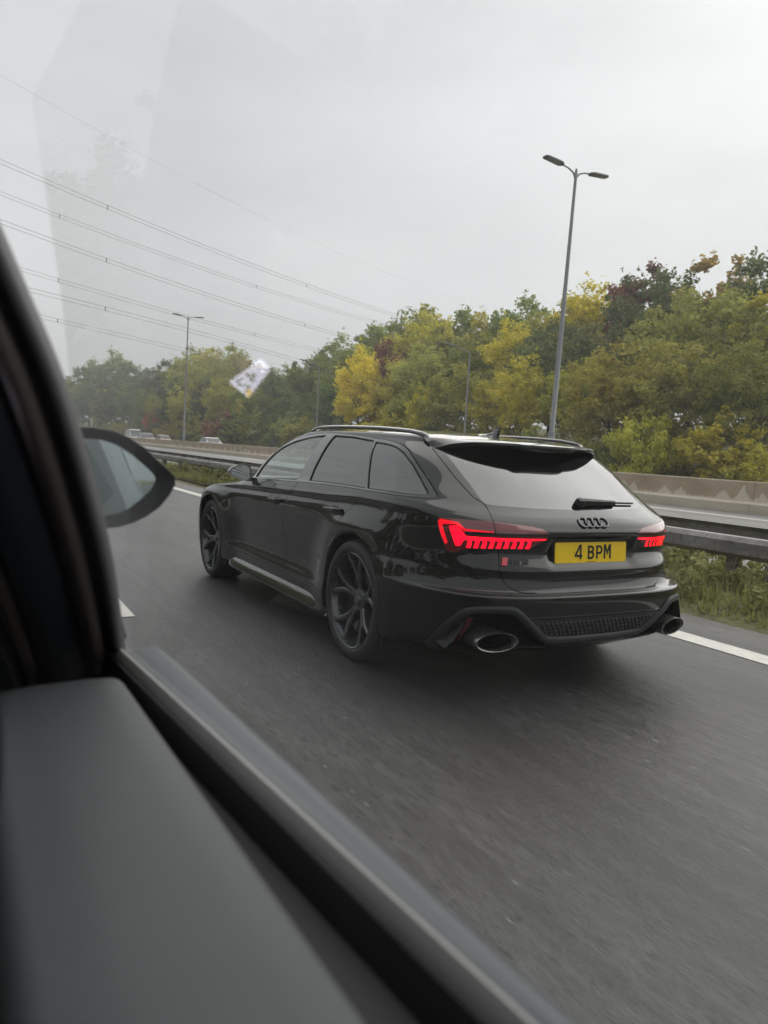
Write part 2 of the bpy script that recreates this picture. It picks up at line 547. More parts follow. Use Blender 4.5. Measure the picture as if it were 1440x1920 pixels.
def concrete():
    t = NT('stained_concrete'); p = t.pos()
    s = t.n('SeparateXYZ', {0: p})
    z = s.outputs['Z']
    n1 = t.noise(t.scalev(p, (1, .6, 1)), 1.6, 6, .6)
    n2 = t.noise(p, 24, 5, .6)
    # grime above, washed pale tongues rising from the step
    saw = t.n('TexVoronoi', {'W': s.outputs['Y'], 'Scale': 1.1}, voronoi_dimensions='1D').outputs['Distance']
    hgt = t.math('ADD', .36, t.math('MULTIPLY', t.rng(saw, 0, .30, 1, 0), t.rng(t.noise(t.scalev(p, (0, 1, 0)), .9, 3), .3, .70, .06, .50)))
    hgt = t.math('ADD', hgt, t.rng(t.noise(t.scalev(p, (1, 1, .3)), 9, 4), .3, .7, -.04, .04))
    pale = t.rng(t.math('SUBTRACT', hgt, z), -.03, .04, 0, 1)
    grime = t.ramp(n1, [(.3, (.40, .305, .215)), (.55, (.50, .395, .285)), (.75, (.58, .48, .37))])
    clean = t.ramp(n1, [(.3, (.64, .555, .45)), (.6, (.74, .66, .55)), (.8, (.80, .73, .63))])
    c = t.mix(pale, grime, clean)
    c = t.mix(t.rng(n2, .4, .8, 0, .35), c, (.14, .11, .085))
    cap = t.rng(z, .875, .90, 0, .85)
    c = t.mix(cap, c, (.58, .52, .42))
    return t.pbr(Base_Color=c, Roughness=.9, Normal=t.bump(n2, .3, .01))
M_CONC = concrete()
cb = empty('concrete_barrier', (17.05, -14, 0))
tag(cb, 'long stained concrete step barrier between the far carriageways', 'barrier')
prof = [(-.30, -.02), (-.30, .25), (-.285, .27), (-.17, .30), (-.155, .33), (-.10, .87), (-.08, .90), (.08, .90), (.10, .87), (.155, .33), (.17, .30), (.285, .27), (.30, .25), (.30, -.02)]
vs = []; Lc = 6.0
for yy in (.006, Lc - .006):
    for u, v in prof: vs.append((u, yy, v))
n = len(prof)
s0 = MB().add(vs, [(j, (j + 1) % n, n + (j + 1) % n, n + j) for j in range(n)] + [tuple(range(n)), tuple(range(2 * n - 1, n - 1, -1))]).build('barrier_section', M_CONC, cb)
for i in range(1, 36):
    c = s0.copy(); COL.objects.link(c); c.parent = cb; c.location = (bend(Lc * i - 14), Lc * i, 0); c.rotation_euler = (0, 0, math.atan((bend(Lc * i - 14) - bend(Lc * i - 8)) / Lc))

# ------------------------------------------------------------------ street lamps
def lamp_head(dirx):
    """flat tapered LED head; local +X outwards"""
    mb = MB()
    pl = [(0, -.07), (.12, -.17), (.86, -.15), (.92, -.10), (.92, .10), (.86, .15), (.12, .17), (0, .07)]
    n = len(pl); vs = []
    for z, s in ((-.035, .96), (-.03, 1.0), (.02, 1.0), (.05, .82)):
        for x, y in pl: vs.append((dirx * (.46 + (x - .46) * s), y * s, z))
    fs = [(i * n + j, i * n + (j + 1) % n, (i + 1) * n + (j + 1) % n, (i + 1) * n + j) for i in range(3) for j in range(n)] + [tuple(range(n)), tuple(range(4 * n - 1, 3 * n - 1, -1))]
    return mb.add(vs, fs)
def twin_lamp(x, y, h, tilt, label):
    r = empty('street_lamp', (x, y, 0)); r.rotation_euler = tilt
    tag(r, label, 'street lamp', 'twin-headed lamps on the concrete barrier')
    z0 = .9
    MB().tube([(0, 0, z0), (0, 0, z0 + 1.3), (0, 0, z0 + 1.34), (0, 0, z0 + 5), (0, 0, h - .1)], [.125, .125, .10, .088, .055], 16).build('pole', M_POLE, r, sm=True, angle=R(40))
    MB().tube([(0, 0, z0 + 1.24), (0, 0, z0 + 1.36)], .135, 16).build('pole_collar', M_POLE, r, sm=True, angle=R(40))
    MB().tube([(0, 0, z0), (0, 0, z0 + .03)], .24, 16).build('base_plate', M_POLE, r)
    for sg in (-1, 1):
        ar = MB().tube([(0, 0, h - .30), (sg * .15, 0, h - .1), (sg * .40, 0, h), (sg * .72, 0, h + .05)], [.04, .035, .03, .03], 8).build('lamp_arm', M_POLE, r, sm=True)
        o = lamp_head(sg).build('lamp_head', M_LAMPH, r)
        o.location = (sg * .66, 0, h + .05); o.rotation_euler = (0, sg * R(-5), 0)
        g = MB().box((min(sg * .18, sg * .80), -.12, -.041), (max(sg * .18, sg * .80), .12, -.037)).build('lamp_glass', M_LAMPG, o)
    MB().tube([(0, 0, h - .12), (0, 0, h + .06)], [.06, .04], 10).build('pole_cap', M_POLE, r, sm=True)
    return r
twin_lamp(17.05, 19.0, 12.15, (0, R(1.6), 0), 'tall grey twin-headed street lamp rising behind the roof of the black estate')
twin_lamp(17.05, 74.3, 13.3, (0, R(.3), 0), 'distant twin-headed street lamp in front of the dark trees, beside the door mirror')
def single_lamp(x, y, h, label, rz=0.0):
    r = empty('roadside_lamp', (x, y, 0), rz)
    tag(r, label, 'street lamp', 'single-arm lamps along the wood')
    MB().tube([(0, 0, 0), (0, 0, 1.4), (0, 0, 1.45), (0, 0, h - .2)], [.11, .11, .085, .055], 12).build('pole', M_POLE, r, sm=True, angle=R(40))
    MB().tube([(0, 0, h - .25), (-.05, 0, h - .05), (-.35, 0, h + .08), (-1.5, 0, h + .28)], [.05, .045, .04, .03], 8).build('lamp_arm', M_POLE, r, sm=True)
    o = lamp_head(-1).build('lamp_head', M_LAMPH, r)
    o.location = (-1.4, 0, h + .27); o.rotation_euler = (0, R(8), 0); o.scale = (1.0, .9, 1)
    return r
single_lamp(31.0, 44.8, 8.9, 'single-arm street lamp standing before the yellow-green trees above the car roof')
single_lamp(31.0, 72.8, 9.8, 'single-arm street lamp before the dark trees, just left of the bright yellow tree')
single_lamp(31.0, 150.0, 11.5, 'faint single-arm street lamp far off before the dark trees near the pillar')

# ------------------------------------------------------------------ overhead power lines: twin conductors with spacers
M_WIRE = plain('grey_aluminium_cable', (.10, .10, .105), .5, metal=.3)
TH = R(66)
dl = Vector((math.sin(TH), math.cos(TH), 0)); nl = Vector((-math.cos(TH), math.sin(TH), 0))
def power_line(off, q, label, twin=.42, rad=.019):
    (t0, z0), (t1, z1), (t2, z2) = q
    A = np.array([[t * t, t, 1] for t in (t0, t1, t2)]); co = np.linalg.solve(A, [z0, z1, z2])
    r = empty('power_line', (0, 0, 0))
    tag(r, label, 'power line', 'overhead power lines across the sky')
    P = lambda t, s: Vector((CAM.x, CAM.y, 0)) + nl * (off + s) + dl * t + Vector((0, 0, co[0] * t * t + co[1] * t + co[2]))
    ts = np.linspace(-25, 165, 60)
    for s in ((-twin / 2, twin / 2) if twin else (0,)):
        pts = [P(t, 0) + Vector((0, 0, s)) for t in ts]
        MB().tube(pts, rad, 5).build('conductor', M_WIRE, r, fix=False)
    if twin:
        for t in np.arange(-20, 165, 34.0):
            p = P(t + off % 11, 0)
            MB().tube([p - Vector((0, 0, twin / 2 + .05)), p + Vector((0, 0, twin / 2 + .05))], .05, 6).build('spacer', M_WIRE, r)
power_line(82, [(40.5, 28.5), (71.1, 26.0), (108.0, 24.6)], 'highest of the twin power cables, meeting the tree tops farthest along')
power_line(94, [(46.4, 28.85), (72.4, 26.9), (121.5, 25.6)], 'second twin power cable from the top, slightly fainter')
power_line(82, [(40.6, 22.5), (73.3, 19.9), (99.7, 18.9)], 'third twin power cable from the top, crossing the middle of the sky')
power_line(94, [(47.8, 20.7), (69.8, 19.3), (102.5, 18.1)], 'fourth twin power cable from the top, passing by the far lamp head')
power_line(82, [(42.9, 16.2), (67.5, 15.0), (84.2, 13.9)], 'fifth twin power cable, just above the dark trees')
power_line(94, [(50.6, 15.4), (61.0, 14.85), (73.5, 14.2)], 'lowest power cable, ending at the trees by the far lamp')
power_line(88, [(43.4, 39.6), (76.4, 35.6), (139.8, 33.4)], 'single thin earth wire, topmost line in the sky', 0, .010)
# ================================================================== trees: shared crown meshes, every tree an object with trunk and crown
M_BARK = plain('bark', (.075, .062, .05), .9, var=.4, scale=6)
def crown_mesh(seed, w, h, kind):
    rng = np.random.default_rng(seed)
    cs, rs = [], []
    if kind == 'conifer':
        for i in range(70):
            t = rng.random() ** .8
            z = h * t; r = (w / 2) * (1 - t) ** .8 * (.55 + .5 * rng.random()); a = rng.random() * 6.283
            cs.append((r * math.cos(a), r * math.sin(a), z)); rs.append(.45 + .5 * (1 - t))
        per, size = 60, .30
    else:
        # full crown: clumps in a bumpy egg, heavier in its outer half, with a few boughs that stand out
        n = {'round': 150, 'tall': 150, 'sparse': 80, 'bush': 80}[kind]
        ph = rng.random((6, 3)) * 6.283; fq = rng.integers(1, 4, size=(6, 2))
        for i in range(n):
            d = rng.normal(size=3); d /= np.linalg.norm(d)
            az = math.atan2(d[1], d[0]); el = math.asin(d[2])
            bump = sum(math.sin(fq[q][0] * az + ph[q][0]) * math.cos(fq[q][1] * 1.5 * el + ph[q][1]) for q in range(6)) / 6
            q = (.86 + .42 * bump) * rng.random() ** .36
            zc = .47 if kind != 'bush' else .40
            wz = 1.0 - .25 * max(0, d[2]) if kind == 'tall' else 1.0
            p = np.array([d[0] * w * .5 * wz, d[1] * w * .5 * wz, d[2] * h * .50]) * q + np.array([0, 0, h * zc])
            if p[2] < h * .02: p[2] = h * .02 + rng.random() * .4
            cs.append(p); rs.append(w * (.060 + .050 * rng.random()) * (.9 if kind == 'sparse' else 1))
        per, size = {'round': (78, .225), 'tall': (74, .22), 'sparse': (72, .21), 'bush': (70, .18)}[kind]
    V = leaf_cloud(rng, np.array(cs), np.array(rs), per, size)
    # twigs that break the outline
    tw = []
    k = 240 if kind != 'conifer' else 60
    c = np.array(cs); i = rng.integers(len(c), size=k)
    out = c[i] - np.array([0, 0, h * .4]); out /= np.linalg.norm(out, axis=1)[:, None]
    P = c[i] + out * (np.array(rs)[i] * (.85 + .5 * rng.random(k)))[:, None]
    tw = leaf_cloud(rng, P, np.full(k, .18), 4, size * .85)
    me = leaf_mesh('crown', np.concatenate([V, tw]))
    me.materials.append(M_LEAF)
    return me
def trunk_mesh(seed, h, top):
    rng = random.Random(seed); mb = MB()
    pts = [Vector((0, 0, -.1))]
    for i in range(1, 7): pts.append(Vector((rng.uniform(-.12, .12) * i * .5, rng.uniform(-.12, .12) * i * .5, h * i / 6 * .74)))
    mb.tube(pts, [.19, .165, .15, .13, .10, .07, .03], 8)
    for k in range(7):
        i = rng.randint(2, 4); a = rng.uniform(0, 6.28); L_ = rng.uniform(1.0, 1.9)
        p = pts[i]; q = p + Vector((math.cos(a) * L_ * .5, math.sin(a) * L_ * .5, L_ * .45)); e = p + Vector((math.cos(a) * L_, math.sin(a) * L_, L_ * 1.05))
        mb.tube([p, q, e], [.075, .05, .02], 6)
    o = mb.build('trunk', M_BARK, None, sm=True)
    me = o.data; bpy.data.objects.remove(o)
    return me
CR = {'round': [crown_mesh(11, 7.0, 8.5, 'round'), crown_mesh(12, 7.4, 8.0, 'round'), crown_mesh(13, 6.6, 9.0, 'round')],
      'tall': [crown_mesh(21, 5.4, 10.5, 'tall'), crown_mesh(22, 5.0, 10.0, 'tall'), crown_mesh(23, 5.6, 9.6, 'tall')],
      'sparse': [crown_mesh(31, 6.0, 8.5, 'sparse'), crown_mesh(32, 5.6, 9.0, 'sparse')],
      'conifer': [crown_mesh(41, 4.6, 10.5, 'conifer')],
      'bush': [crown_mesh(51, 4.4, 3.6, 'bush'), crown_mesh(52, 4.8, 3.2, 'bush'), crown_mesh(53, 3.8, 4.0, 'bush')]}
CH = {'round': 8.5, 'tall': 10.2, 'sparse': 8.8, 'conifer': 10.8, 'bush': 3.9}
TK = [trunk_mesh(5, 10, 1), trunk_mesh(6, 10, 1), trunk_mesh(7, 10, 1)]
COLS = {'dark green': (.20, .235, .105), 'green': (.35, .39, .105), 'yellow-green': (.68, .66, .11), 'bright yellow': (.90, .80, .09), 'olive': (.54, .52, .14), 'brownish': (.52, .42, .20), 'dark red': (.36, .16, .14), 'orange': (.80, .30, .16), 'deep green': (.25, .33, .11)}
rt_ = random.Random(9)
def tree(x, y, h, col, kind, label, group=None, wide=1.0, base=0.0):
    r = empty('tree' if kind != 'bush' else 'bush', (x, y, base), rt_.uniform(0, 6.28))
    tag(r, label, 'tree' if kind != 'bush' else 'bush', group)
    i = rt_.randrange(len(CR[kind]))
    fr = .86 if kind in ('tall', 'conifer') else .80
    if kind == 'bush': fr = 1.0
    s = h * fr / CH[kind] * (1.0 if kind == 'conifer' else 1.13)
    c = link('crown', CR[kind][i], r)
    c.location = (0, 0, h * (1 - fr) * .95); w = wide * rt_.uniform(.92, 1.1)
    c.scale = (s * w, s * w, s); c.rotation_euler = (0, 0, 0)
    b = COLS[col]; j = rt_.uniform(.82, 1.2); k = rt_.uniform(.9, 1.12)
    c.color = (b[0] * j * k, b[1] * j, b[2] * j / k, 1)
    if kind != 'bush':
        t = link('trunk', TK[i % 3], r, M_BARK if not TK[i % 3].materials else None)
        t.scale = (h / 11, h / 11, h / 10.5)
    return r
SKY_PX = [(60, 712), (100, 710), (160, 690), (230, 668), (300, 690), (340, 660), (400, 648), (440, 660), (490, 690), (540, 680), (600, 650), (640, 645), (700, 620), (740, 590), (790, 562), (850, 565), (890, 590), (960, 580), (1000, 575), (1040, 580), (1080, 555), (1130, 545), (1150, 510), (1200, 490), (1250, 500), (1300, 490), (1380, 455), (1440, 470), (1600, 470)]
TREES = [
    (34.5, 23.0, 8.4, 'green', 'round', 0, 'right of the near twin lamp'),
    (34.7, 27.5, 8.9, 'olive', 'round', 0, 'right of the near twin lamp'),
    (33.6, 32.6, 8.7, 'olive', 'round', 0, 'right of the near twin lamp'),
    (36.0, 37.6, 8.7, 'yellow-green', 'round', 0, 'right of the near twin lamp'),
    (34.1, 41.9, 8.1, 'yellow-green', 'round', 0, 'between the single-arm lamp and the near twin lamp'),
    (35.3, 46.1, 8.1, 'yellow-green', 'round', 0, 'between the single-arm lamp and the near twin lamp'),
    (34.7, 51.2, 9.0, 'olive', 'round', 0, 'above the roof of the estate'),
    (34.5, 56.7, 10.1, 'olive', 'round', 0, 'above the roof of the estate'),
    (35.9, 61.3, 10.4, 'yellow-green', 'round', 0, 'above the roof of the estate'),
    (34.6, 76.6, 8.2, 'deep green', 'round', 0, 'between the far lamp and the yellow tree'),
    (36.0, 82.2, 8.7, 'deep green', 'round', 0, 'between the far lamp and the yellow tree'),
    (34.1, 87.7, 8.0, 'deep green', 'round', 0, 'between the far lamp and the yellow tree'),
    (35.5, 93.6, 7.7, 'dark green', 'round', 0, 'between the far lamp and the yellow tree'),
    (33.7, 99.0, 8.0, 'green', 'round', 0, 'between the far lamp and the yellow tree'),
    (35.1, 105.0, 8.4, 'olive', 'round', 0, 'between the far lamp and the yellow tree'),
    (36.0, 111.4, 9.5, 'green', 'round', 0, 'between the far lamp and the yellow tree'),
    (34.3, 118.4, 10.2, 'olive', 'round', 0, 'between the far lamp and the yellow tree'),
    (34.4, 126.0, 10.9, 'dark green', 'round', 0, 'between the far lamp and the yellow tree'),
    (33.0, 134.9, 10.6, 'olive', 'round', 0, 'between the far lamp and the yellow tree'),
    (33.5, 142.4, 11.3, 'dark green', 'round', 0, 'left of the far lamp'),
    (32.8, 152.1, 9.7, 'olive', 'round', 0, 'left of the far lamp'),
    (31.2, 159.7, 10.7, 'deep green', 'round', 0, 'left of the far lamp'),
    (30.2, 169.9, 11.5, 'deep green', 'round', 0, 'left of the far lamp'),
    (27.9, 180.4, 12.0, 'dark green', 'round', 0, 'left of the far lamp'),
    (26.8, 189.3, 11.7, 'olive', 'tall', 0, 'left of the far lamp'),
    (24.2, 201.7, 11.3, 'dark green', 'round', 0, 'left of the far lamp'),
    (19.2, 213.4, 9.8, 'dark green', 'round', 0, 'left of the far lamp'),
    (40.1, 25.9, 12.1, 'yellow-green', 'tall', 1, 'right of the near twin lamp'),
    (40.8, 30.3, 13.5, 'olive', 'round', 1, 'right of the near twin lamp'),
    (40.9, 35.9, 12.8, 'olive', 'tall', 1, 'right of the near twin lamp'),
    (39.2, 41.4, 12.1, 'dark green', 'round', 1, 'right of the near twin lamp'),
    (39.8, 45.5, 11.4, 'dark green', 'round', 1, 'between the single-arm lamp and the near twin lamp'),
    (40.1, 51.1, 12.2, 'yellow-green', 'round', 1, 'between the single-arm lamp and the near twin lamp'),
    (39.6, 56.3, 12.4, 'green', 'round', 1, 'between the single-arm lamp and the near twin lamp'),
    (39.2, 61.8, 14.2, 'olive', 'tall', 1, 'above the roof of the estate'),
    (40.5, 65.9, 14.6, 'yellow-green', 'round', 1, 'above the roof of the estate'),
    (40.8, 71.5, 14.3, 'yellow-green', 'round', 1, 'above the roof of the estate'),
    (39.9, 76.8, 12.9, 'green', 'tall', 1, 'above the roof of the estate'),
    (38.8, 81.0, 12.2, 'green', 'tall', 1, 'above the roof of the estate'),
    (41.0, 86.4, 12.8, 'green', 'round', 1, 'above the roof of the estate'),
    (39.6, 91.6, 12.0, 'dark green', 'round', 1, 'between the far lamp and the yellow tree'),
    (40.1, 97.2, 12.2, 'green', 'round', 1, 'between the far lamp and the yellow tree'),
    (40.4, 103.4, 11.8, 'dark green', 'round', 1, 'between the far lamp and the yellow tree'),
    (40.1, 109.7, 11.1, 'dark green', 'round', 1, 'between the far lamp and the yellow tree'),
    (39.6, 115.8, 11.4, 'deep green', 'round', 1, 'between the far lamp and the yellow tree'),
    (40.4, 122.9, 12.6, 'dark green', 'round', 1, 'between the far lamp and the yellow tree'),
    (39.1, 130.9, 14.5, 'olive', 'tall', 1, 'between the far lamp and the yellow tree'),
    (38.3, 137.4, 15.8, 'olive', 'round', 1, 'between the far lamp and the yellow tree'),
    (38.3, 145.6, 16.2, 'olive', 'tall', 1, 'between the far lamp and the yellow tree'),
    (38.0, 154.1, 16.3, 'olive', 'round', 1, 'between the far lamp and the yellow tree'),
    (36.4, 162.8, 14.2, 'dark green', 'tall', 1, 'left of the far lamp'),
    (36.5, 173.6, 14.5, 'dark green', 'tall', 1, 'left of the far lamp'),
    (33.8, 184.3, 15.6, 'dark green', 'round', 1, 'left of the far lamp'),
    (29.3, 197.1, 16.0, 'dark green', 'round', 1, 'left of the far lamp'),
    (28.1, 208.9, 15.8, 'deep green', 'round', 1, 'left of the far lamp'),
    (24.3, 220.7, 14.3, 'olive', 'round', 1, 'left of the far lamp'),
    (47.5, 31.0, 15.9, 'dark green', 'round', 2, 'right of the near twin lamp'),
    (47.1, 35.6, 17.3, 'brownish', 'tall', 2, 'right of the near twin lamp'),
    (46.5, 39.6, 17.0, 'dark green', 'round', 2, 'right of the near twin lamp'),
    (47.1, 43.4, 18.0, 'dark red', 'tall', 2, 'right of the near twin lamp'),
    (45.8, 47.2, 15.6, 'yellow-green', 'round', 2, 'right of the near twin lamp'),
    (46.4, 50.9, 15.1, 'olive', 'round', 2, 'between the single-arm lamp and the near twin lamp'),
    (48.4, 55.0, 15.5, 'olive', 'round', 2, 'between the single-arm lamp and the near twin lamp'),
    (47.7, 59.6, 16.3, 'green', 'round', 2, 'between the single-arm lamp and the near twin lamp'),
    (46.7, 63.3, 16.0, 'yellow-green', 'round', 2, 'between the single-arm lamp and the near twin lamp'),
    (47.6, 68.6, 16.8, 'deep green', 'round', 2, 'above the roof of the estate'),
    (46.0, 73.4, 18.3, 'green', 'round', 2, 'above the roof of the estate'),
    (45.7, 78.6, 18.2, 'deep green', 'round', 2, 'above the roof of the estate'),
    (47.5, 83.7, 18.2, 'deep green', 'round', 2, 'above the roof of the estate'),
    (46.3, 89.2, 17.5, 'green', 'tall', 2, 'above the roof of the estate'),
    (48.2, 94.7, 16.9, 'green', 'tall', 2, 'above the roof of the estate'),
    (46.7, 100.3, 16.3, 'green', 'round', 2, 'above the roof of the estate'),
    (45.8, 105.1, 15.9, 'dark green', 'conifer', 2, 'between the far lamp and the yellow tree'),
    (47.8, 111.5, 15.9, 'dark green', 'conifer', 2, 'between the far lamp and the yellow tree'),
    (46.2, 117.2, 15.0, 'dark green', 'conifer', 2, 'between the far lamp and the yellow tree'),
    (47.5, 124.4, 14.6, 'green', 'round', 2, 'between the far lamp and the yellow tree'),
    (46.2, 131.2, 14.6, 'dark green', 'tall', 2, 'between the far lamp and the yellow tree'),
    (47.4, 138.7, 16.0, 'olive', 'tall', 2, 'between the far lamp and the yellow tree'),
    (44.7, 145.2, 19.0, 'green', 'round', 2, 'between the far lamp and the yellow tree'),
    (45.0, 154.2, 20.0, 'olive', 'round', 2, 'between the far lamp and the yellow tree'),
    (43.9, 161.1, 21.2, 'olive', 'tall', 2, 'between the far lamp and the yellow tree'),
    (43.4, 169.5, 20.9, 'green', 'round', 2, 'between the far lamp and the yellow tree'),
    (40.8, 178.2, 19.5, 'dark green', 'round', 2, 'left of the far lamp'),
    (40.2, 189.1, 16.9, 'dark green', 'round', 2, 'left of the far lamp'),
    (37.6, 200.3, 19.0, 'dark green', 'round', 2, 'left of the far lamp'),
    (33.6, 209.8, 21.1, 'deep green', 'round', 2, 'left of the far lamp'),
    (28.7, 221.2, 19.4, 'deep green', 'round', 2, 'left of the far lamp'),
    (24.0, 234.5, 17.4, 'dark green', 'round', 2, 'left of the far lamp'),
    (21.3, 245.7, 16.2, 'deep green', 'tall', 2, 'left of the far lamp'),
]

ROWN = ['in the front row', 'in the middle row', 'tall at the back']
for x, y, h, col, kind, row, wh in TREES:
    lab = ('%s %s %s %s' % (col, 'conifer' if kind == 'conifer' else 'tree', ROWN[row], wh)).replace('tall at', 'at' if kind == 'conifer' else 'tall at')
    zb = max(0, x - bend(y) - 32) * .20
    tree(x, y, h - zb, col, kind, lab, '%s trees %s' % (col, wh), 1.15 if kind == 'tall' else 1.1, zb)
tree(32.6, 66.2, 10.4, 'bright yellow', 'round', 'bright yellow autumn tree standing in front of the darker wood', None, .78)
tree(32.6, 53.6, 6.2, 'bright yellow', 'round', 'low yellow tree just right of the bright yellow one', None, .95)
tree(37.5, 67.0, 12.6, 'dark red', 'round', 'dark red tree rising behind the bright yellow one', None, 1.0)
tree(30.6, 151.0, 7.6, 'orange', 'bush', 'small orange-red bush far off at the foot of the dark wood', None, .5)
tree(32.3, 108.0, 6.4, 'dark red', 'bush', 'dull red bush among green ones, left of the estate car', None, .9)
tree(42.5, 140.0, 19.5, 'brownish', 'sparse', 'thin reddish-brown tree at the skyline beside the power cables', None, .9)
tree(31.6, 27.4, 5.0, 'yellow-green', 'bush', 'bright yellow-green bush at the foot of the wood, right of the near lamp', None, .7)
rb = random.Random(31)
yb = 12.0
while yb < 215:
    yb += rb.uniform(2.4, 3.8) * (1 + max(0, yb - 60) / 70)
    x = 32.2 + rb.uniform(-.7, 1.2) + bend(yb)
    far = 'far off ' if yb > 85 else ''
    c = rb.choice(['green', 'olive', 'dark green', 'olive', 'green', 'yellow-green', 'yellow-green'] if yb < 85 else ['dark green', 'green', 'olive'])
    tree(x, yb, rb.uniform(2.8, 5.2), c, 'bush', '%s%s bush along the foot of the wood behind the concrete barrier' % (far, c), '%s%s bushes at the foot of the wood' % (far, c), 1.15)
# the near side of the road: a wood that reads as one mass, mirrored in the paint and windows of the estate
yl = -70.0; rl = random.Random(77); VV = []
MC = {}
def crown_np(me):
    if me.name not in MC:
        a = np.empty(len(me.vertices) * 3); me.vertices.foreach_get('co', a); MC[me.name] = a.reshape(-1, 3)
    return MC[me.name]
while yl < 260:
    yl += rl.uniform(4.2, 6.4) * (1 + max(0, abs(yl) - 90) / 80)
    x = -25 + rl.uniform(-4, 2.5) - max(0, yl - 60) * .05
    k = rl.choice(['round', 'round', 'tall']); h = rl.choice([7.5, 9.0, 10.5, 12.5, 14.0])
    a = crown_np(rl.choice(CR[k])); s = h * .95 / CH[k]
    VV.append(a * np.array([s * 1.25, s * 1.25, s]) + np.array([x, yl, .4]))
wood = link('roadside_wood', leaf_mesh('roadside_wood', np.concatenate(VV)), None, M_LEAF)
wood.color = COLS['dark green'] + (1,)
tag(wood, 'band of green trees along the near side of the road, mirrored in the estate', 'wood', kind='stuff')
# ================================================================== traffic on the opposite carriageway
def car_paint(name, col): return plain(name, col, .25, coat=1.0)
M_WHITE = car_paint('white_car_paint', (.72, .74, .75))
M_NAVY = car_paint('dark_car_paint', (.02, .022, .026))
M_RUST = car_paint('red_car_paint', (.30, .09, .06))
M_FGLASS = plain('far_car_glass', (.012, .014, .016), .08, spec=.8)
M_FTYRE = plain('far_tyre', (.015, .015, .015), .8)
M_FLAMP = plain('far_headlamp', (.55, .55, .52), .15)
def far_car(x, y, rz, L_, W_, H_, kind, mat, label):
    r = empty('passing_car' if kind != 'van' else 'passing_van', (x, y, 0), rz)
    tag(r, label, 'car' if kind != 'van' else 'van')
    # lower body: lofted side profile, front at +Y
    hb = .62 if kind != 'van' else .52
    low = [(-.5, .18), (-.5, .55), (-.47, hb), (.18, hb), (.40, hb * .90), (.49, hb * .72), (.5, .30), (.47, .16)]
    vs = []; xs = ((-.5, .93), (-.485, 1.0), (.485, 1.0), (.5, .93))
    for fx, sc in xs:
        for a, b in low: vs.append((fx * W_, a * L_ * (1 if abs(fx) < .49 else .985), b * H_ if abs(fx) < .49 else (.18 + (b - .18) * sc) * H_))
    n = len(low)
    fs = [(i * n + j, i * n + (j + 1) % n, (i + 1) * n + (j + 1) % n, (i + 1) * n + j) for i in range(3) for j in range(n)] + [tuple(range(n)), tuple(range(4 * n - 1, 3 * n - 1, -1))]
    b = MB().add(vs, fs).build('body', mat, r); bevel(b, .04, 2)
    if kind == 'van': cab = [(-.485, hb), (-.48, .97), (.18, 1.0), (.24, .97), (.40, hb + .02)]
    elif kind == 'suv': cab = [(-.47, hb), (-.40, .96), (-.30, .995), (.06, 1.0), (.12, .97), (.30, hb)]
    else: cab = [(-.42, hb), (-.27, .95), (-.20, .995), (.02, 1.0), (.08, .97), (.28, hb)]
    def cabin(k, o):
        vs = []
        for fx, top in ((-.47, .40), (.47, .40)):
            for a, z in cab: 
                t = (z - hb) / (1 - hb)
                vs.append((math.copysign(abs(fx) + (top - abs(fx)) * t, fx) * W_ * k, a * L_ * (1 + o), z * H_))
        m = len(cab)
        return vs, [tuple(range(m)), tuple(range(2 * m - 1, m - 1, -1))] + [(j, (j + 1) % m, m + (j + 1) % m, m + j) for j in range(m)]
    v, f = cabin(1, 0)
    bevel(MB().add(v, f).build('roof', mat, r), .03, 2)
    m = len(cab)
    for sg in (-1, 1):                                              # side glass
        g = []
        for a, z in cab:
            zz = min(max(z, hb + .03), .955); t = (zz - hb) / (1 - hb)
            g.append((sg * ((.47 + (.40 - .47) * t) * W_ + .012), a * L_ * .90, zz * H_))
        MB().add(g, [tuple(range(len(g)))]).build('side_window', M_FGLASS, r)
    for i0, i1, nm in ((0, 1, 'rear_window'), (m - 2, m - 1, 'windscreen')):
        (a0, z0), (a1, z1) = cab[i0], cab[i1]
        q = []
        for t, wx in ((.1, .43), (.92, .38)):
            a, z = a0 + (a1 - a0) * t, z0 + (z1 - z0) * t
            q.append((wx * W_, a * L_ + (.014 if nm == 'windscreen' else -.014), z * H_ + .012))
        MB().add([q[0], q[1], (-q[1][0], q[1][1], q[1][2]), (-q[0][0], q[0][1], q[0][2])], [(0, 1, 2, 3)]).build(nm, M_FGLASS, r)
    for sx in (-1, 1):
        for sy in (-.31, .31):
            MB().lathe([(0, .02), (.20, .02), (.31, .0), (.33, -.03), (.33, -.20)], 20, Matrix.Translation((sx * W_ * .5, sy * L_, .33)) @ Matrix.Rotation(R(90 * sx), 4, 'Y')).build('wheel', M_FTYRE, r, sm=True)
        MB().box((sx * W_ * .33 - .15, L_ * .478, H_ * .40), (sx * W_ * .33 + .15, L_ * .497, H_ * .47)).build('headlamp', M_FLAMP, r)
    return r
far_car(22.5, 128.0, math.pi, 5.2, 1.95, 2.15, 'van', M_WHITE, 'white van showing its roof over the concrete barrier by the door mirror')
far_car(22.2, 116.5, math.pi, 4.5, 1.85, 1.62, 'suv', M_NAVY, 'dark car with a sloping screen just right of the white van')
far_car(25.8, 121.0, math.pi, 4.3, 1.8, 1.5, 'hatch', M_RUST, 'reddish car roof peeping over the barrier beside the white van')
far_car(22.3, 82.5, math.pi, 4.4, 1.8, 1.42, 'hatch', M_WHITE, 'white car whose roof shows over the concrete barrier ahead of the estate')
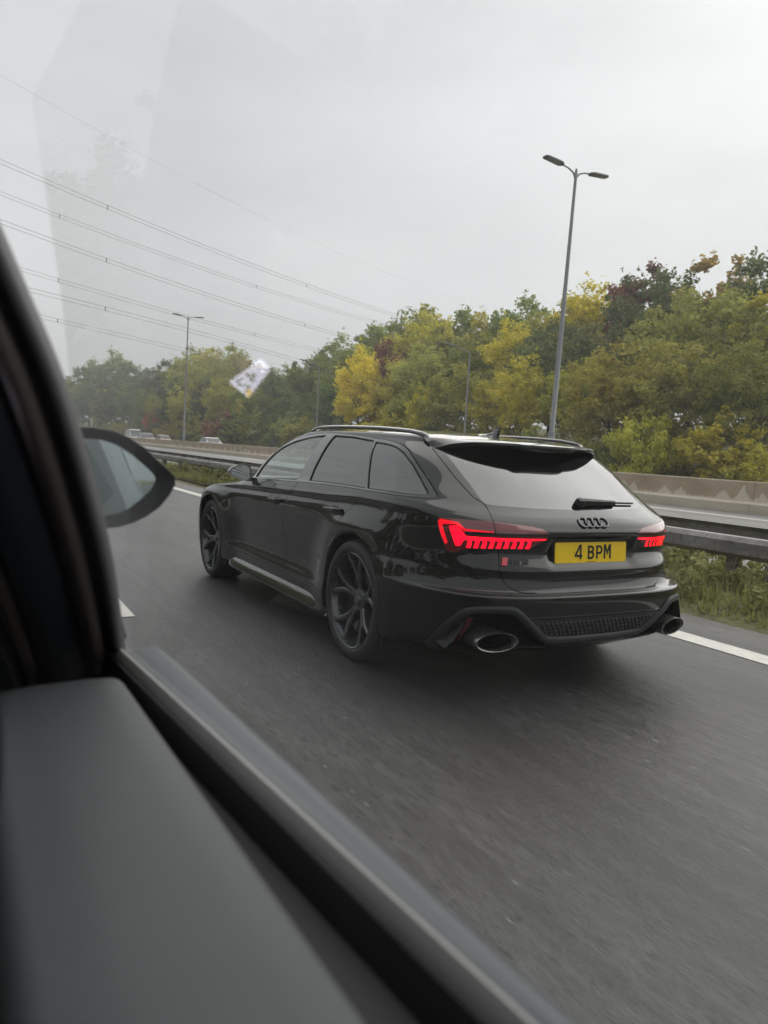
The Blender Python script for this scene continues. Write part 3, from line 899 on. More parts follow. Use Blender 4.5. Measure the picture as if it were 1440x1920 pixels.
# ------------------------------------------------------------------ the estate car: one lofted surface, cut into its panels
# car axes = world axes: Y forward, origin on the road under the rear axle; only the +X half is lofted, then mirrored
# row: (z knots along the side, half-width knots along the side, rear (y0, y, z, n, m), front (y1, y, z, n, m))
YK = [-1.12, -0.75, -0.45, 0.0, 0.5, 1.0, 1.6, 2.2, 2.93, 3.4, 3.9]
def zroof(x, y):
    zc = pchip([-0.9, -0.6, -0.3, 0.0, 0.5, 1.0, 1.3, 1.6, 2.0], [1.325, 1.35, 1.372, 1.400, 1.426, 1.434, 1.426, 1.395, 1.29], np.atleast_1d(np.asarray(y, float)))
    return zc - 0.040 * (np.asarray(x) / 0.57) ** 2
ROWS = [
 # z side                                                                 w side                                                                    rear y0,y,z,n,m               front y1,y,z,n,m
 ([.22,.22,.21,.20,.19,.19,.19,.19,.20,.20,.20], [.66,.70,.70,.70,.70,.70,.70,.70,.70,.68,.62], (-0.25,-0.9,0.23,3.6,2.4), (3.1,3.70,.20,3,2.2)),
 ([.25,.25,.24,.22,.205,.205,.205,.205,.21,.21,.22], [.90,.92,.925,.91,.885,.885,.885,.885,.89,.88,.80], (-0.25,-1.005,0.29,3.8,2.5), (3.1,3.80,.21,3,2.2)),
 ([.29,.29,.285,.26,.245,.245,.245,.25,.26,.26,.26], [.935,.945,.95,.94,.93,.925,.925,.925,.93,.92,.82], (-0.25,-1.045,0.335,4,2.6), (3.1,3.86,.26,3,2.2)),
 ([.36,.36,.36,.35,.34,.34,.34,.34,.35,.35,.35], [.945,.955,.96,.945,.93,.925,.925,.925,.94,.93,.83], (-0.25,-1.075,0.4,4,2.6), (3.1,3.885,.36,3,2.2)),
 ([.44,.44,.44,.43,.42,.42,.42,.42,.42,.42,.42], [.945,.958,.963,.945,.918,.912,.912,.915,.94,.935,.84], (-0.25,-1.09,0.465,4,2.6), (3.1,3.885,.44,3,2.2)),
 ([.525,.525,.525,.52,.51,.51,.51,.51,.50,.50,.50], [.945,.960,.965,.945,.920,.915,.915,.92,.945,.94,.84], (-0.25,-1.097,0.535,4,2.6), (3.1,3.88,.52,3,2.2)),
 ([.57,.572,.575,.578,.58,.58,.58,.58,.57,.57,.56], [.945,.962,.965,.945,.926,.921,.921,.926,.946,.94,.84], (-0.25,-1.095,0.566,4,2.6), (3.1,3.875,.57,3,2.2)),
 ([.592,.596,.60,.61,.62,.62,.62,.62,.61,.60,.59], [.92,.946,.963,.945,.930,.926,.925,.93,.946,.94,.84], (-0.22,-1.03,0.582,4,2.6), (3.1,3.87,.60,3,2.2)),
 ([.665,.675,.675,.69,.70,.70,.69,.69,.68,.66,.64], [.885,.914,.948,.945,.940,.938,.936,.936,.948,.935,.83], (-0.22,-1.012,0.655,4,2.6), (3.1,3.86,.65,3,2.2)),
 ([.69,.70,.70,.72,.735,.73,.72,.72,.71,.69,.66], [.880,.904,.940,.945,.940,.938,.936,.936,.948,.935,.83], (-0.22,-1.022,0.688,4,2.6), (3.1,3.85,.68,3,2.2)),
 ([.775,.79,.795,.80,.80,.795,.79,.78,.77,.74,.70], [.885,.906,.936,.945,.940,.938,.936,.936,.946,.93,.82], (-0.22,-0.98,0.775,4,2.6), (3.1,3.82,.71,3,2.2)),
 ([.86,.875,.88,.88,.875,.865,.85,.835,.815,.78,.72], [.882,.908,.932,.938,.934,.932,.930,.930,.938,.92,.81], (-0.22,-1.01,0.886,3.8,2.6), (3.1,3.76,.745,3,2.2)),
 ([.935,.952,.957,.955,.937,.922,.902,.88,.85,.81,.74], [.88,.905,.918,.918,.917,.915,.913,.912,.92,.90,.79], (-0.22,-0.998,0.914,3.6,2.6), (3.0,3.68,.775,3,2.2)),
 ([.950,.968,.975,.974,.955,.940,.918,.895,.864,.82,.75], [.872,.902,.922,.926,.925,.923,.920,.917,.918,.89,.78], (-0.22,-0.99,0.928,3.5,2.6), (2.9,3.60,.79,3,2.2)),
 ([.95,.99,1.012,1.010,.992,.980,.962,.938,.885,.84,.77], [.87,.895,.906,.908,.908,.906,.902,.89,.86,.83,.7], (-0.22,-0.962,0.958,3.3,2.5), (2.3,3.15,.875,2.6,2.1)),
 ([1.0,1.035,1.045,1.040,1.028,1.018,1.004,.975,.91,.85,.8], [.845,.875,.885,.886,.886,.884,.878,.86,.8,.7,.6], (-0.2,-0.91,0.998,2.75,2.4), (2.1,2.65,.955,2.8,2.1)),
 ([1.012,1.048,1.058,1.054,1.042,1.032,1.018,.99,.93,.88,.8], [.835,.864,.874,.875,.875,.873,.866,.845,.79,.7,.6], (-0.2,-0.893,1.01,2.7,2.4), (2.05,2.55,.975,2.8,2.1)),
 ([1.09,1.12,1.13,1.13,1.12,1.115,1.10,1.07,1.0,.9,.8], [.795,.822,.840,.842,.842,.840,.834,.806,.74,.7,.6], (-0.12,-0.785,1.09,2.6,2.4), (2.0,2.42,1.095,3.2,2.1)),
 ([1.21,1.24,1.25,1.255,1.25,1.248,1.24,1.22,1.1,1.0,.9], [.695,.728,.762,.771,.771,.769,.765,.738,.66,.6,.6], (-0.06,-0.6,1.215,2.6,2.4), (1.70,2.12,1.235,3.2,2.1)),
 ([1.29,1.305,1.325,1.343,1.352,1.354,1.345,1.32,1.2,1.1,1.0], [.60,.63,.668,.682,.684,.684,.680,.65,.60,.6,.6], (0.0,-0.44,1.312,2.8,2.4), (1.48,1.85,1.345,3.2,2.1)),
 ([1.315,1.335,1.358,1.378,1.388,1.390,1.38,1.36,1.2,1.1,1.0], [.56,.585,.622,.636,.638,.636,.63,.60,.58,.6,.6], (0.02,-0.39,1.345,3,2.4), (1.30,1.68,1.385,3.2,2.1)),
]
# roof rows are laid on zroof
for wr in (.57, .46, .34, .22, .11, .0005):
    ROWS.append((None, [wr * .93, wr * .96, wr * .98, wr, wr, wr, wr, wr * .97, wr * .95, wr * .9, wr * .9], (.05, -.36, None, 3, 2.4), (1.2, 1.55, None, 3.2, 2.1)))
NF, NS, NR = 34, 130, 84
def ring(row):
    zk, wk, (y0, yr, zr, n, m), (y1, yf, zf, nf, mf) = row
    wv = lambda y: pchip(YK, wk, y)
    def arc(yb, ye, nn, mm, cnt):
        ph = np.linspace(0, math.pi / 2, 1500)
        ph = np.concatenate([ph, math.pi / 2 - np.geomspace(1e-7, 2e-2, 300)]); ph = np.unique(ph); ph[-1] = math.pi / 2
        y = yb + (ye - yb) * np.clip(np.sin(ph), 0, 1) ** (2 / mm)
        c = np.clip(np.cos(ph), 0, 1); c[-1] = 0
        x = wv(y) * c ** (2 / nn)
        s = np.concatenate([[0], np.cumsum(np.hypot(np.diff(x), np.diff(y)))])
        t = np.linspace(0, s[-1], cnt)
        return np.interp(t, s, x), np.interp(t, s, y), t / s[-1]
    xr, yrr, tr = arc(y0, yr, n, m, NR)
    xf, yff, tf = arc(y1, yf, nf, mf, NF)
    ys = np.linspace(y1, y0, NS)
    xs = wv(ys)
    X = np.concatenate([xf[::-1], xs[1:-1], xr]); Y = np.concatenate([yff[::-1], ys[1:-1], yrr])
    if zk is None:
        Z = zroof(X, Y)
    else:
        zb = pchip(YK, zk, Y)
        b = np.concatenate([tf[::-1], np.zeros(NS - 2), tr])
        z1 = np.concatenate([np.full(NF, zf), np.zeros(NS - 2), np.full(NR, zr)])
        b = b * b * (3 - 2 * b)
        b = np.clip(b * 1.15, 0, 1)
        Z = zb * (1 - b) + z1 * b
    return np.stack([X, Y, Z], -1)
def car_net():
    K = np.array([ring(r) for r in ROWS])                        # rows x cols x 3
    col = NF + NS // 2
    dd = np.linalg.norm(np.diff(K[:, [NF + 20, col, NF + NS + 20, NF + NS + 60]], axis=0), axis=2).mean(1)
    t = np.concatenate([[0], np.cumsum(np.maximum(dd, .008))])
    ts = []
    for i in range(len(t) - 1):
        k = max(2, int(round((t[i + 1] - t[i]) / .0135)))
        ts += list(np.linspace(t[i], t[i + 1], k, endpoint=False))
    ts.append(t[-1]); ts = np.array(ts)
    flat = K.reshape(len(ROWS), -1)
    P = pchip(t, flat, ts).reshape(len(ts), -1, 3)
    x, y, z = P[..., 0], P[..., 1], P[..., 2]
    ss = lambda a, b, v: (lambda q: q * q * (3 - 2 * q))(np.clip((v - a) / (b - a), 0, 1))
    # flared arches: a swelling round each wheel that fades with distance from the rim of the arch
    for cyw, amp in ((0.0, .032), (2.929, .046)):
        rr = np.hypot(y - cyw, (z - .365))
        g = np.exp(-((np.maximum(rr - .42, 0)) / .17) ** 2) * ss(.16, .42, z + .12) * (1 - ss(.80, .93, z)) * (np.abs(x) > .6)
        x = x + amp * g
    # the doors draw in a little towards the sill between the arches
    g = ss(.45, .8, y) * (1 - ss(2.1, 2.45, y)) * ss(.36, .46, z) * (1 - ss(.55, .72, z)) * (x > .6)
    x = x - .016 * g
    # recess for the number plate
    g = (1 - ss(.27, .33, np.abs(x))) * ss(.695, .715, z) * (1 - ss(.85, .868, z)) * (y < -.8)
    y = y + .016 * g
    P = np.stack([x, y, z], -1)
    return P
CARP = car_net()
# ---- cutting tools
def inpoly(poly, a, b):
    c = False; n = len(poly); j = n - 1
    for i in range(n):
        (xi, yi), (xj, yj) = poly[i], poly[j]
        if (yi > b) != (yj > b) and a < (xj - xi) * (b - yi) / (yj - yi) + xi: c = not c
        j = i
    return c
def inset(poly, d):
    n = len(poly)
    ar = sum(poly[i][0] * poly[(i + 1) % n][1] - poly[(i + 1) % n][0] * poly[i][1] for i in range(n))
    sg = 1 if ar > 0 else -1
    out = []
    for i in range(n):
        p0, p1, p2 = Vector(poly[i - 1]), Vector(poly[i]), Vector(poly[(i + 1) % n])
        e1, e2 = (p1 - p0).normalized(), (p2 - p1).normalized()
        n1, n2 = Vector((-e1.y, e1.x)) * sg, Vector((-e2.y, e2.x)) * sg
        m = (n1 + n2)
        if m.length < 1e-6: m = n1
        m.normalize()
        k = d / max(.35, m.dot(n1))
        q = p1 + m * k
        out.append((q.x, q.y))
    return out
def densify(poly, step=.05):
    out = []
    for i in range(len(poly)):
        a, b = Vector(poly[i]), Vector(poly[(i + 1) % len(poly)])
        k = max(1, int((b - a).length / step))
        out += [tuple(a.lerp(b, t / k)) for t in range(k)]
    return out
def round_poly(poly, r=.02, seg=4):
    out = []; n = len(poly)
    for i in range(n):
        p0, p1, p2 = Vector(poly[i - 1]), Vector(poly[i]), Vector(poly[(i + 1) % n])
        a, b = (p0 - p1), (p2 - p1)
        ang = a.angle(b, math.pi)
        if ang > R(150) or min(a.length, b.length) < r * 1.2: out.append(tuple(p1)); continue
        q0, q1 = p1 + a.normalized() * r, p1 + b.normalized() * r
        for k in range(seg + 1):
            t = k / seg
            out.append(tuple(q0 * (1 - t) ** 2 + p1 * 2 * t * (1 - t) + q1 * t * t))
    return out
def cut(bm, poly, e1, e2, pred):
    A = [p[0] for p in poly]; B = [p[1] for p in poly]
    a0, a1, b0, b1 = min(A) - .005, max(A) + .005, min(B) - .005, max(B) + .005
    cand = {}
    def box(f):
        fa = [v.co.dot(e1) for v in f.verts]; fb = [v.co.dot(e2) for v in f.verts]
        return (min(fa), max(fa), min(fb), max(fb))
    for f in bm.faces:
        c = f.calc_center_median()
        if not pred(c): continue
        k = box(f)
        if k[1] < a0 or k[0] > a1 or k[3] < b0 or k[2] > b1: continue
        cand[f] = k
    n = len(poly)
    for i in range(n):
        (pa, pb), (qa, qb) = poly[i], poly[(i + 1) % n]
        no = e1 * (-(qb - pb)) + e2 * (qa - pa)
        if no.length < 1e-7: continue
        no.normalize(); co = e1 * pa + e2 * pb
        lo_a, hi_a, lo_b, hi_b = min(pa, qa) - 1e-4, max(pa, qa) + 1e-4, min(pb, qb) - 1e-4, max(pb, qb) + 1e-4
        sel = []
        for f, k in cand.items():
            if k[1] < lo_a or k[0] > hi_a or k[3] < lo_b or k[2] > hi_b: continue
            ds = [(v.co - co).dot(no) for v in f.verts]
            if max(ds) > 1e-6 and min(ds) < -1e-6: sel.append(f)
        if not sel: continue
        es = {e for f in sel for e in f.edges}; vv = {v for f in sel for v in f.verts}
        r = bmesh.ops.bisect_plane(bm, geom=sel + list(es) + list(vv), dist=1e-7, plane_co=co, plane_no=no)
        for g in r['geom']:
            if isinstance(g, bmesh.types.BMFace):
                cand[g] = box(g)
    ins = []
    for f in cand:
        if not f.is_valid: continue
        c = f.calc_center_median()
        if inpoly(poly, c.dot(e1), c.dot(e2)): ins.append(f)
    return ins

EY, EZ, EX = Vector((0, 1, 0)), Vector((0, 0, 1)), Vector((1, 0, 0))
ED = Vector((.8, .6, 0))                                           # chart axis round the rear corner

# ---- outlines on the side (y, z) and round the rear (.8x+.6y, z)
P_TRIM = [(2.10, 1.0), (2.05, 1.06), (1.98, 1.125), (1.88, 1.195), (1.75, 1.262), (1.575, 1.317), (1.415, 1.345), (1.234, 1.363), (1.061, 1.372), (.888, 1.372), (.726, 1.368), (.526, 1.359), (.296, 1.343), (.156, 1.336), (.02, 1.325), (-.057, 1.315), (-.117, 1.303), (-.156, 1.292), (-.194, 1.279), (-.298, 1.228), (-.395, 1.17), (-.476, 1.121), (-.546, 1.078), (-.568, 1.065), (-.587, 1.052), (-.595, 1.043), (-.595, 1.037), (-.585, 1.033), (-.569, 1.032), (-.43, 1.032), (-.237, 1.033), (.015, 1.031), (.408, 1.032), (.717, 1.025), (1.06, 1.014), (1.56, .997), (1.929, .982), (2.05, .98)]
P_FG = [(2.045, 1.0), (2.0, 1.065), (1.93, 1.13), (1.83, 1.198), (1.70, 1.252), (1.53, 1.298), (1.367, 1.326), (1.201, 1.344), (1.064, 1.352), (1.071, 1.188), (1.11, 1.028), (1.516, 1.012), (1.912, .996), (2.03, .994)]
P_RG = [(.912, 1.352), (.615, 1.347), (.281, 1.326), (.138, 1.19), (.032, 1.046), (.435, 1.045), (.889, 1.036), (.888, 1.195)]
P_QG = [(.232, 1.317), (.127, 1.312), (.023, 1.304), (-.058, 1.293), (-.115, 1.28), (-.152, 1.270), (-.187, 1.258), (-.305, 1.202), (-.436, 1.12), (-.53, 1.062), (-.541, 1.052), (-.536, 1.047), (-.479, 1.046), (-.281, 1.047), (.000, 1.046), (.105, 1.177)]
P_FD = [(2.30, .345), (2.37, .6), (2.32, .80), (2.15, .92), (2.09, 1.02), (1.9, 1.15), (1.5, 1.30), (1.06, 1.36), (1.042, 1.10), (1.05, 1.016), (1.085, .96), (1.165, .905), (1.20, .85), (1.205, .6), (1.19, .345)]
P_RD = [(1.184, .345), (1.199, .6), (1.194, .85), (1.158, .903), (1.078, .957), (1.042, 1.013), (1.036, 1.10), (1.05, 1.36), (.28, 1.35), (.08, 1.12), (-.025, 1.025), (-.02, 1.008), (.03, .968), (.104, .92), (.154, .872), (.20, .825), (.30, .75), (.40, .63), (.455, .48), (.475, .345)]
P_GATE = [(.33, 1.30), (.3122, 1.2835), (.2435, 1.215), (.1785, 1.1475), (.1201, 1.0939), (.0639, 1.0459), (.0374, 1.0341), (.0153, 1.0257), (-.0071, 1.0025), (-.0287, .971), (-.0446, .9367), (-.0579, .8983), (-.0692, .8495), (-.0794, .7994), (-.0875, .7377), (-.0933, .6882), (-.1006, .6624), (-.1142, .6406), (-.1305, .622), (-.1448, .6103), (-.1648, .5974), (-.1872, .5886), (-.2121, .5808), (-.2369, .578), (-.3256, .5765), (-.4457, .576), (-.95, .576), (-.95, 1.42), (.30, 1.42)]
P_BG = [(.27, 1.30), (.1936, 1.2237), (.1395, 1.1657), (.0778, 1.1017), (.0299, 1.045), (.0144, 1.0273), (-.0086, 1.0193), (-.0425, 1.0156), (-.2268, 1.0091), (-.4334, 1.0055), (-.9, 1.0055), (-.9, 1.30)]
P_LAMP = [(.246, .9275), (.2426, .9368), (.2343, .9408), (.1228, .9409), (-.0511, .9375), (-.2004, .9268), (-.2548, .9201), (-.3023, .9103), (-.3233, .8988), (-.3383, .8867), (-.3419, .8781), (-.3317, .8549), (-.2386, .803), (-.0699, .797), (.097, .789), (.1302, .7694), (.1466, .7652), (.1705, .7688), (.1836, .7751), (.193, .7887), (.2095, .825), (.2233, .8607)]
P_CLAW = [(.1784, .901), (.1322, .909), (.1184, .8932), (.0871, .8578), (-.3289, .8585), (-.3294, .8522), (-.2707, .8479), (.0924, .8374), (.1017, .8276), (.115, .8034), (.1364, .8014), (.1461, .8186)]
P_CTOP = [(.2407, .9255), (.2234, .9346), (.1311, .9258), (.0937, .8953), (-.0542, .889), (-.0545, .8842), (.0977, .8827), (.14, .9131), (.2158, .9085), (.1811, .8151), (.1931, .8038), (.2225, .8609)]
P_STRIP = [(.0935, .8792), (-.0644, .8837), (-.4291, .8832), (-.95, .8832), (-.95, .8739), (-.43, .8739), (-.065, .8728), (.0869, .8678)]
P_EXH = [(.0259, .4767), (-.1715, .4896), (-.2027, .4632), (-.2951, .3694), (-.3302, .3306), (-.3526, .3183), (-.3605, .2728), (.1197, .2744), (.1449, .2773), (.1017, .3447), (.0526, .4344), (.0396, .4611)]
SEGS = []
for k in range(9):
    a = .0780 - .0387 * k; z = .8405 + .0011 * k; w = .0210 - .0006 * k; lo = .7965 + .0015 * min(k, 5)
    SEGS.append([(a, z), (a - w, z), (a - w - .0017, .829 + .001 * k), (a - w, .814 + .001 * k), (a - w + .005, lo), (a + .0071 + .0008 * k, lo), (a + .0012 + .0005 * k, .8125 + .001 * k), (a - .0008, .829 + .001 * k)])

nrw, ncl, _ = CARP.shape
_f = [(i * ncl + j, i * ncl + j + 1, (i + 1) * ncl + j + 1, (i + 1) * ncl + j) for i in range(nrw - 1) for j in range(ncl - 1)]
_co = [tuple(v) for v in CARP.reshape(-1, 3)]
NAMES = ['body', 'rear_bumper', 'tailgate', 'rear_window', 'tail_lamp', 'lit', 'glow', 'strip', 'front_door', 'rear_door', 'window_trim', 'front_glass', 'rear_glass', 'quarter_glass', 'seam', 'gone', 'windscreen', 'grille', 'headlamp', 'underside', 'seal'] + ['seg%d' % k for k in range(9)]
ID = {n: i for i, n in enumerate(NAMES)}
_me = bpy.data.meshes.new('half')
_me.from_pydata(_co, [], _f); _me.update()
_fl = -1 if _me.polygons[40 * (ncl - 1) + NF + NS // 2].normal.x < 0 else 1
NET_N = [v.normal * _fl for v in _me.vertices]
bpy.data.meshes.remove(_me)
if _fl < 0: _f = [t[::-1] for t in _f]
FLIP = _fl
def zone_of(i, j):
    if i > 140: return 'roof'
    if j >= (191 if i < 108 else 186): return 'rear'
    if j < NF - 4: return 'front'
    return 'side'
ZF = {'roof': [], 'rear': [], 'front': [], 'side': []}
for q, t in enumerate(_f):
    i, j = divmod(q, ncl - 1)
    c = Vector(_co[t[0]]) * .5 + Vector(_co[t[2]]) * .5
    p = 'body'
    if j < NF - 8 and c.z > .985 and c.z < 1.36 and c.y > 1.6: p = 'windscreen'
    elif j < 12 and .30 < c.z < .70 and c.y > 3.6: p = 'grille'
    elif 15 < j < 30 and .60 < c.z < .725 and c.y > 3.2: p = 'headlamp'
    if i < 3: p = 'underside'
    ZF[zone_of(i, j)].append((t, ID[p]))
def zone_bm(name):
    idx = {}; b = bmesh.new(); lay = b.faces.layers.int.new('part'); ol = b.verts.layers.int.new('orig')
    for t, p in ZF[name]:
        vv = []
        for k in t:
            if k not in idx:
                v = b.verts.new(_co[k]); v[ol] = k + 1; idx[k] = v
            vv.append(idx[k])
        f = b.faces.new(vv); f[lay] = p
    b.normal_update()
    return b, lay, ol
VCO, VN, PARTF = [], [], {}
def collect(b, lay, ol):
    b.normal_update(); b.verts.index_update()
    base = len(VCO)
    for v in b.verts:
        VCO.append(v.co.copy())
        k = v[ol]
        VN.append(NET_N[k - 1].copy() if k > 0 and (Vector(_co[k - 1]) - v.co).length < 1e-6 else v.normal.copy())
    for f in b.faces: PARTF.setdefault(f[lay], []).append([v.index + base for v in f.verts])
    b.free()
def mark(fs, name, keep=()):
    k = {ID[x] for x in keep}
    for f in fs:
        if f[LAY] not in k: f[LAY] = ID[name]
for zn in ('roof', 'front'): collect(*zone_bm(zn))
allp = lambda c: True
bump_poly = [(-1.2, .10), (-.20, .10), (-.20, .695), (-.6, .692), (-1.2, .688)]
bump_line = [(-1.2, .688), (-.6, .692), (-.20, .695), (-.20, .699), (-.6, .696), (-1.2, .692)]
# --- rear zone
bm, LAY, OL = zone_bm('rear')
mark(cut(bm, bump_poly, EY, EZ, allp), 'rear_bumper', ('underside',))
mark(cut(bm, bump_line, EY, EZ, allp), 'seam')
mark(cut(bm, P_GATE, ED, EZ, allp), 'seam')
mark([f for f in cut(bm, inset(P_GATE, .0055), ED, EZ, allp) if f[LAY] == ID['seam']], 'tailgate')
mark([f for f in cut(bm, P_BG, ED, EZ, lambda c: c.z > .99) if f[LAY] == ID['tailgate']], 'rear_window')
lampp = lambda c: .7 < c.z < .98
mark(cut(bm, P_LAMP, ED, EZ, lampp), 'tail_lamp', ('seam',))
mark(cut(bm, P_CTOP, ED, EZ, lampp), 'glow', ('seam',))
mark(cut(bm, P_CLAW, ED, EZ, lampp), 'lit')
mark(cut(bm, P_STRIP, ED, EZ, lampp), 'strip')
for k, s in enumerate(SEGS):
    mark([f for f in cut(bm, s, ED, EZ, lampp) if f[LAY] in (ID['tail_lamp'], ID['seam'])], 'seg%d' % k)
mark(cut(bm, P_EXH, ED, EZ, lambda c: c.z < .56), 'gone')
collect(bm, LAY, OL)
# --- side zone
bm, LAY, OL = zone_bm('side')
mark(cut(bm, bump_poly, EY, EZ, lambda c: c.y < -.1), 'rear_bumper', ('underside',))
mark(cut(bm, bump_line, EY, EZ, lambda c: c.y < -.1), 'seam')
for nm, P in (('front_door', P_FD), ('rear_door', P_RD)):
    mark(cut(bm, P, EY, EZ, allp), 'seam')
    mark([f for f in cut(bm, inset(P, .0045), EY, EZ, allp) if f[LAY] == ID['seam']], nm)
up1 = lambda c: c.z > .9
mark(cut(bm, inset(P_TRIM, -.006), EY, EZ, up1), 'seam')
mark(cut(bm, P_TRIM, EY, EZ, up1), 'window_trim')
for nm, P in (('front_glass', P_FG), ('rear_glass', P_RG), ('quarter_glass', P_QG)):
    mark(cut(bm, round_poly(inset(P, -.007), .02, 3), EY, EZ, up1), 'seal')
    mark(cut(bm, round_poly(P, .018, 3), EY, EZ, up1), nm)
ARC_R, ARC_Z = .424, .364
for cyw in (0.0, 2.929):
    circ = [(cyw + ARC_R * math.cos(q), ARC_Z + ARC_R * math.sin(q)) for q in np.linspace(-.5, math.pi + .5, 50)]
    mark(cut(bm, circ, EY, EZ, lambda c: c.z < .85), 'gone')
collect(bm, LAY, OL)
CARBVH = BVHTree.FromPolygons(_co, _f)

def half_data(names, off=0.0):
    idx = {}; vs, ns, fs = [], [], []
    for nm in names:
        for f in PARTF.get(ID[nm], []):
            g = []
            for i in f:
                if i not in idx:
                    idx[i] = len(vs); vs.append(VCO[i] + VN[i] * off); ns.append(VN[i])
                g.append(idx[i])
            fs.append(g)
    return vs, ns, fs
def shell(name, names, mat, parent, off=0.0, side=0, thick=0.0):
    """side 0: both halves in one mesh, +1 / -1: one side only"""
    vs, ns, fs = half_data(names, off)
    V, N, F = [], [], []
    for sd in ((1, -1) if side == 0 else (side,)):
        o = len(V)
        V += [Vector((v.x * sd, v.y, v.z)) for v in vs]
        N += [Vector((n.x * sd, n.y, n.z)) for n in ns]
        F += [[i + o for i in (f if sd > 0 else f[::-1])] for f in fs]
    if thick:                                                       # returned edge, so that a panel has depth
        cnt = {}
        for f in F:
            for a, b in zip(f, f[1:] + f[:1]): cnt[(a, b)] = cnt.get((a, b), 0) + 1
        bd = [(a, b) for (a, b) in cnt if (b, a) not in cnt and not (side == 0 and abs(V[a].x) < 1e-3 and abs(V[b].x) < 1e-3)]
        m = {}
        for a, b in bd:
            for i in (a, b):
                if i not in m:
                    m[i] = len(V); V.append(V[i] - N[i] * thick); N.append(N[i])
            F.append([b, a, m[a], m[b]])
    me = bpy.data.meshes.new(name)
    me.from_pydata([tuple(v) for v in V], [], F)
    me.update()
    smooth(me)
    me.normals_split_custom_set_from_vertices([tuple(n) for n in N])
    return link(name, me, parent, mat)
def surf_x(y, z, side=1):
    h = CARBVH.ray_cast(Vector((2, y, z)), Vector((-1, 0, 0)))
    return h[0], h[1]
def surf_diag(a, z, x_only=None):
    o = ED * a + Vector((.6, -.8, 0)) * 2
    h = CARBVH.ray_cast(Vector((o.x, o.y, z)), Vector((-.6, .8, 0)))
    return h[0], h[1]
def surf_rear(x, z):
    h = CARBVH.ray_cast(Vector((max(x, .003), -3, z)), Vector((0, 1, 0)))
    return h[0], h[1]
def surf_top(x, y):
    h = CARBVH.ray_cast(Vector((max(x, .003), y, 3)), Vector((0, 0, -1)))
    return h[0], h[1]
# ---- materials of the estate car
def paint_mat():
    t = NT('black_car_paint')
    p = t.pos()
    nz = t.noise(p, 900, 2)
    film = t.noise(p, 6, 6, .6)
    col = t.mix(nz, (.0015, .0016, .0018), (.0045, .0048, .0052))
    z = t.n('SeparateXYZ', {0: p}).outputs['Z']
    low = t.rng(z, .18, .75, 1.0, 0.0)
    dust = t.math('MULTIPLY', t.math('MULTIPLY', low, t.rng(film, .35, .75, 0.0, 1.0)), .12)
    b = t.n('BsdfPrincipled', {'Base Color': t.mix(dust, col, (.055, .05, .045)), 'Metallic': 0.0, 'Roughness': .5, 'Specular IOR Level': .08,
                               'Coat Weight': 1.0, 'Coat IOR': 1.58, 'Coat Roughness': t.math('ADD', .015, t.math('MULTIPLY', dust, .5))})
    return t.surf(b.outputs['BSDF'])
def glass_mat(name, tint, ior=1.5, refl=(1, 1, 1), rough=0.0, gain=1.0):
    t = NT(name)
    fr = t.fresnel(ior)
    if gain != 1.0: fr = t.math('MINIMUM', t.math('MULTIPLY', fr, gain), 1.0)
    tr = t.n('BsdfTransparent', {'Color': tuple(tint) + (1,)})
    gl = t.n('BsdfGlossy', {'Color': tuple(refl) + (1,), 'Roughness': rough})
    mx = t.n('MixShader', {0: fr, 1: tr.outputs[0], 2: gl.outputs[0]})
    return t.surf(mx.outputs[0])
def glow_mat(name, col, emis, strength):
    t = NT(name)
    return t.pbr(Base_Color=col, Roughness=.12, Emission_Color=tuple(emis), Emission_Strength=strength, Coat_Weight=1.0, Coat_Roughness=.02)
M_PAINT = paint_mat()
M_TRIM = plain('gloss_black_trim', (.006, .006, .007), .09, spec=.7, coat=1.0)
M_MATT = plain('matt_grey_plastic', (.030, .031, .033), .42, var=.25, scale=60)
M_DARK = plain('dark_plastic', (.010, .010, .011), .55, var=.3, scale=80)
M_SEAM = plain('dark_joint', (.002, .002, .002), .7)
M_PRIV = glass_mat('privacy_glass', (.045, .05, .05), 2.5)
M_BACK = glass_mat('rear_glass', (.03, .033, .034), 2.2)
M_CLEAR = glass_mat('door_glass', (.62, .74, .70), 2.1)
M_SCREEN = glass_mat('windscreen_glass', (.78, .86, .83), 1.5)
M_LENS = plain('red_lamp_lens', (.17, .006, .010), .08, spec=.8, coat=1.0)
M_LIT = glow_mat('lit_red', (.30, .002, .006), (1.0, .0, .012), 1.25)
M_GLOW = glow_mat('faint_red', (.30, .006, .012), (1.0, .0, .018), .38)
M_CHROME = plain('dark_chrome', (.25, .26, .27), .16, metal=1.0)
M_RUBBER = plain('tyre_rubber', (.034, .033, .032), .62, var=.35, scale=30)
M_WHEEL = plain('anthracite_wheel', (.10, .102, .108), .26, metal=.7, var=.15, scale=15, coat=.5)
M_DISC = plain('brake_disc_steel', (.16, .155, .15), .4, metal=.9, var=.3, scale=40)
M_EXH = plain('exhaust_dark_metal', (.30, .29, .28), .30, metal=.9, var=.3, scale=40)
M_PLATE = plain('yellow_plate', (.95, .64, .008), .30, var=.04, scale=30, coat=.5)
M_BLACK = plain('black_lettering', (.006, .006, .006), .35)
M_BADGE = plain('black_badge', (.012, .012, .013), .14, spec=.8, coat=1.0)
M_RED = plain('red_badge', (.50, .012, .03), .3, coat=.5)
M_REFL = plain('red_reflector', (.12, .006, .008), .2, coat=1.0)
M_SEAT = plain('dark_seat_cloth', (.02, .02, .021), .8, var=.3, scale=50)
M_MIRR = plain('mirror_glass', (.75, .78, .78), .02, metal=1.0)

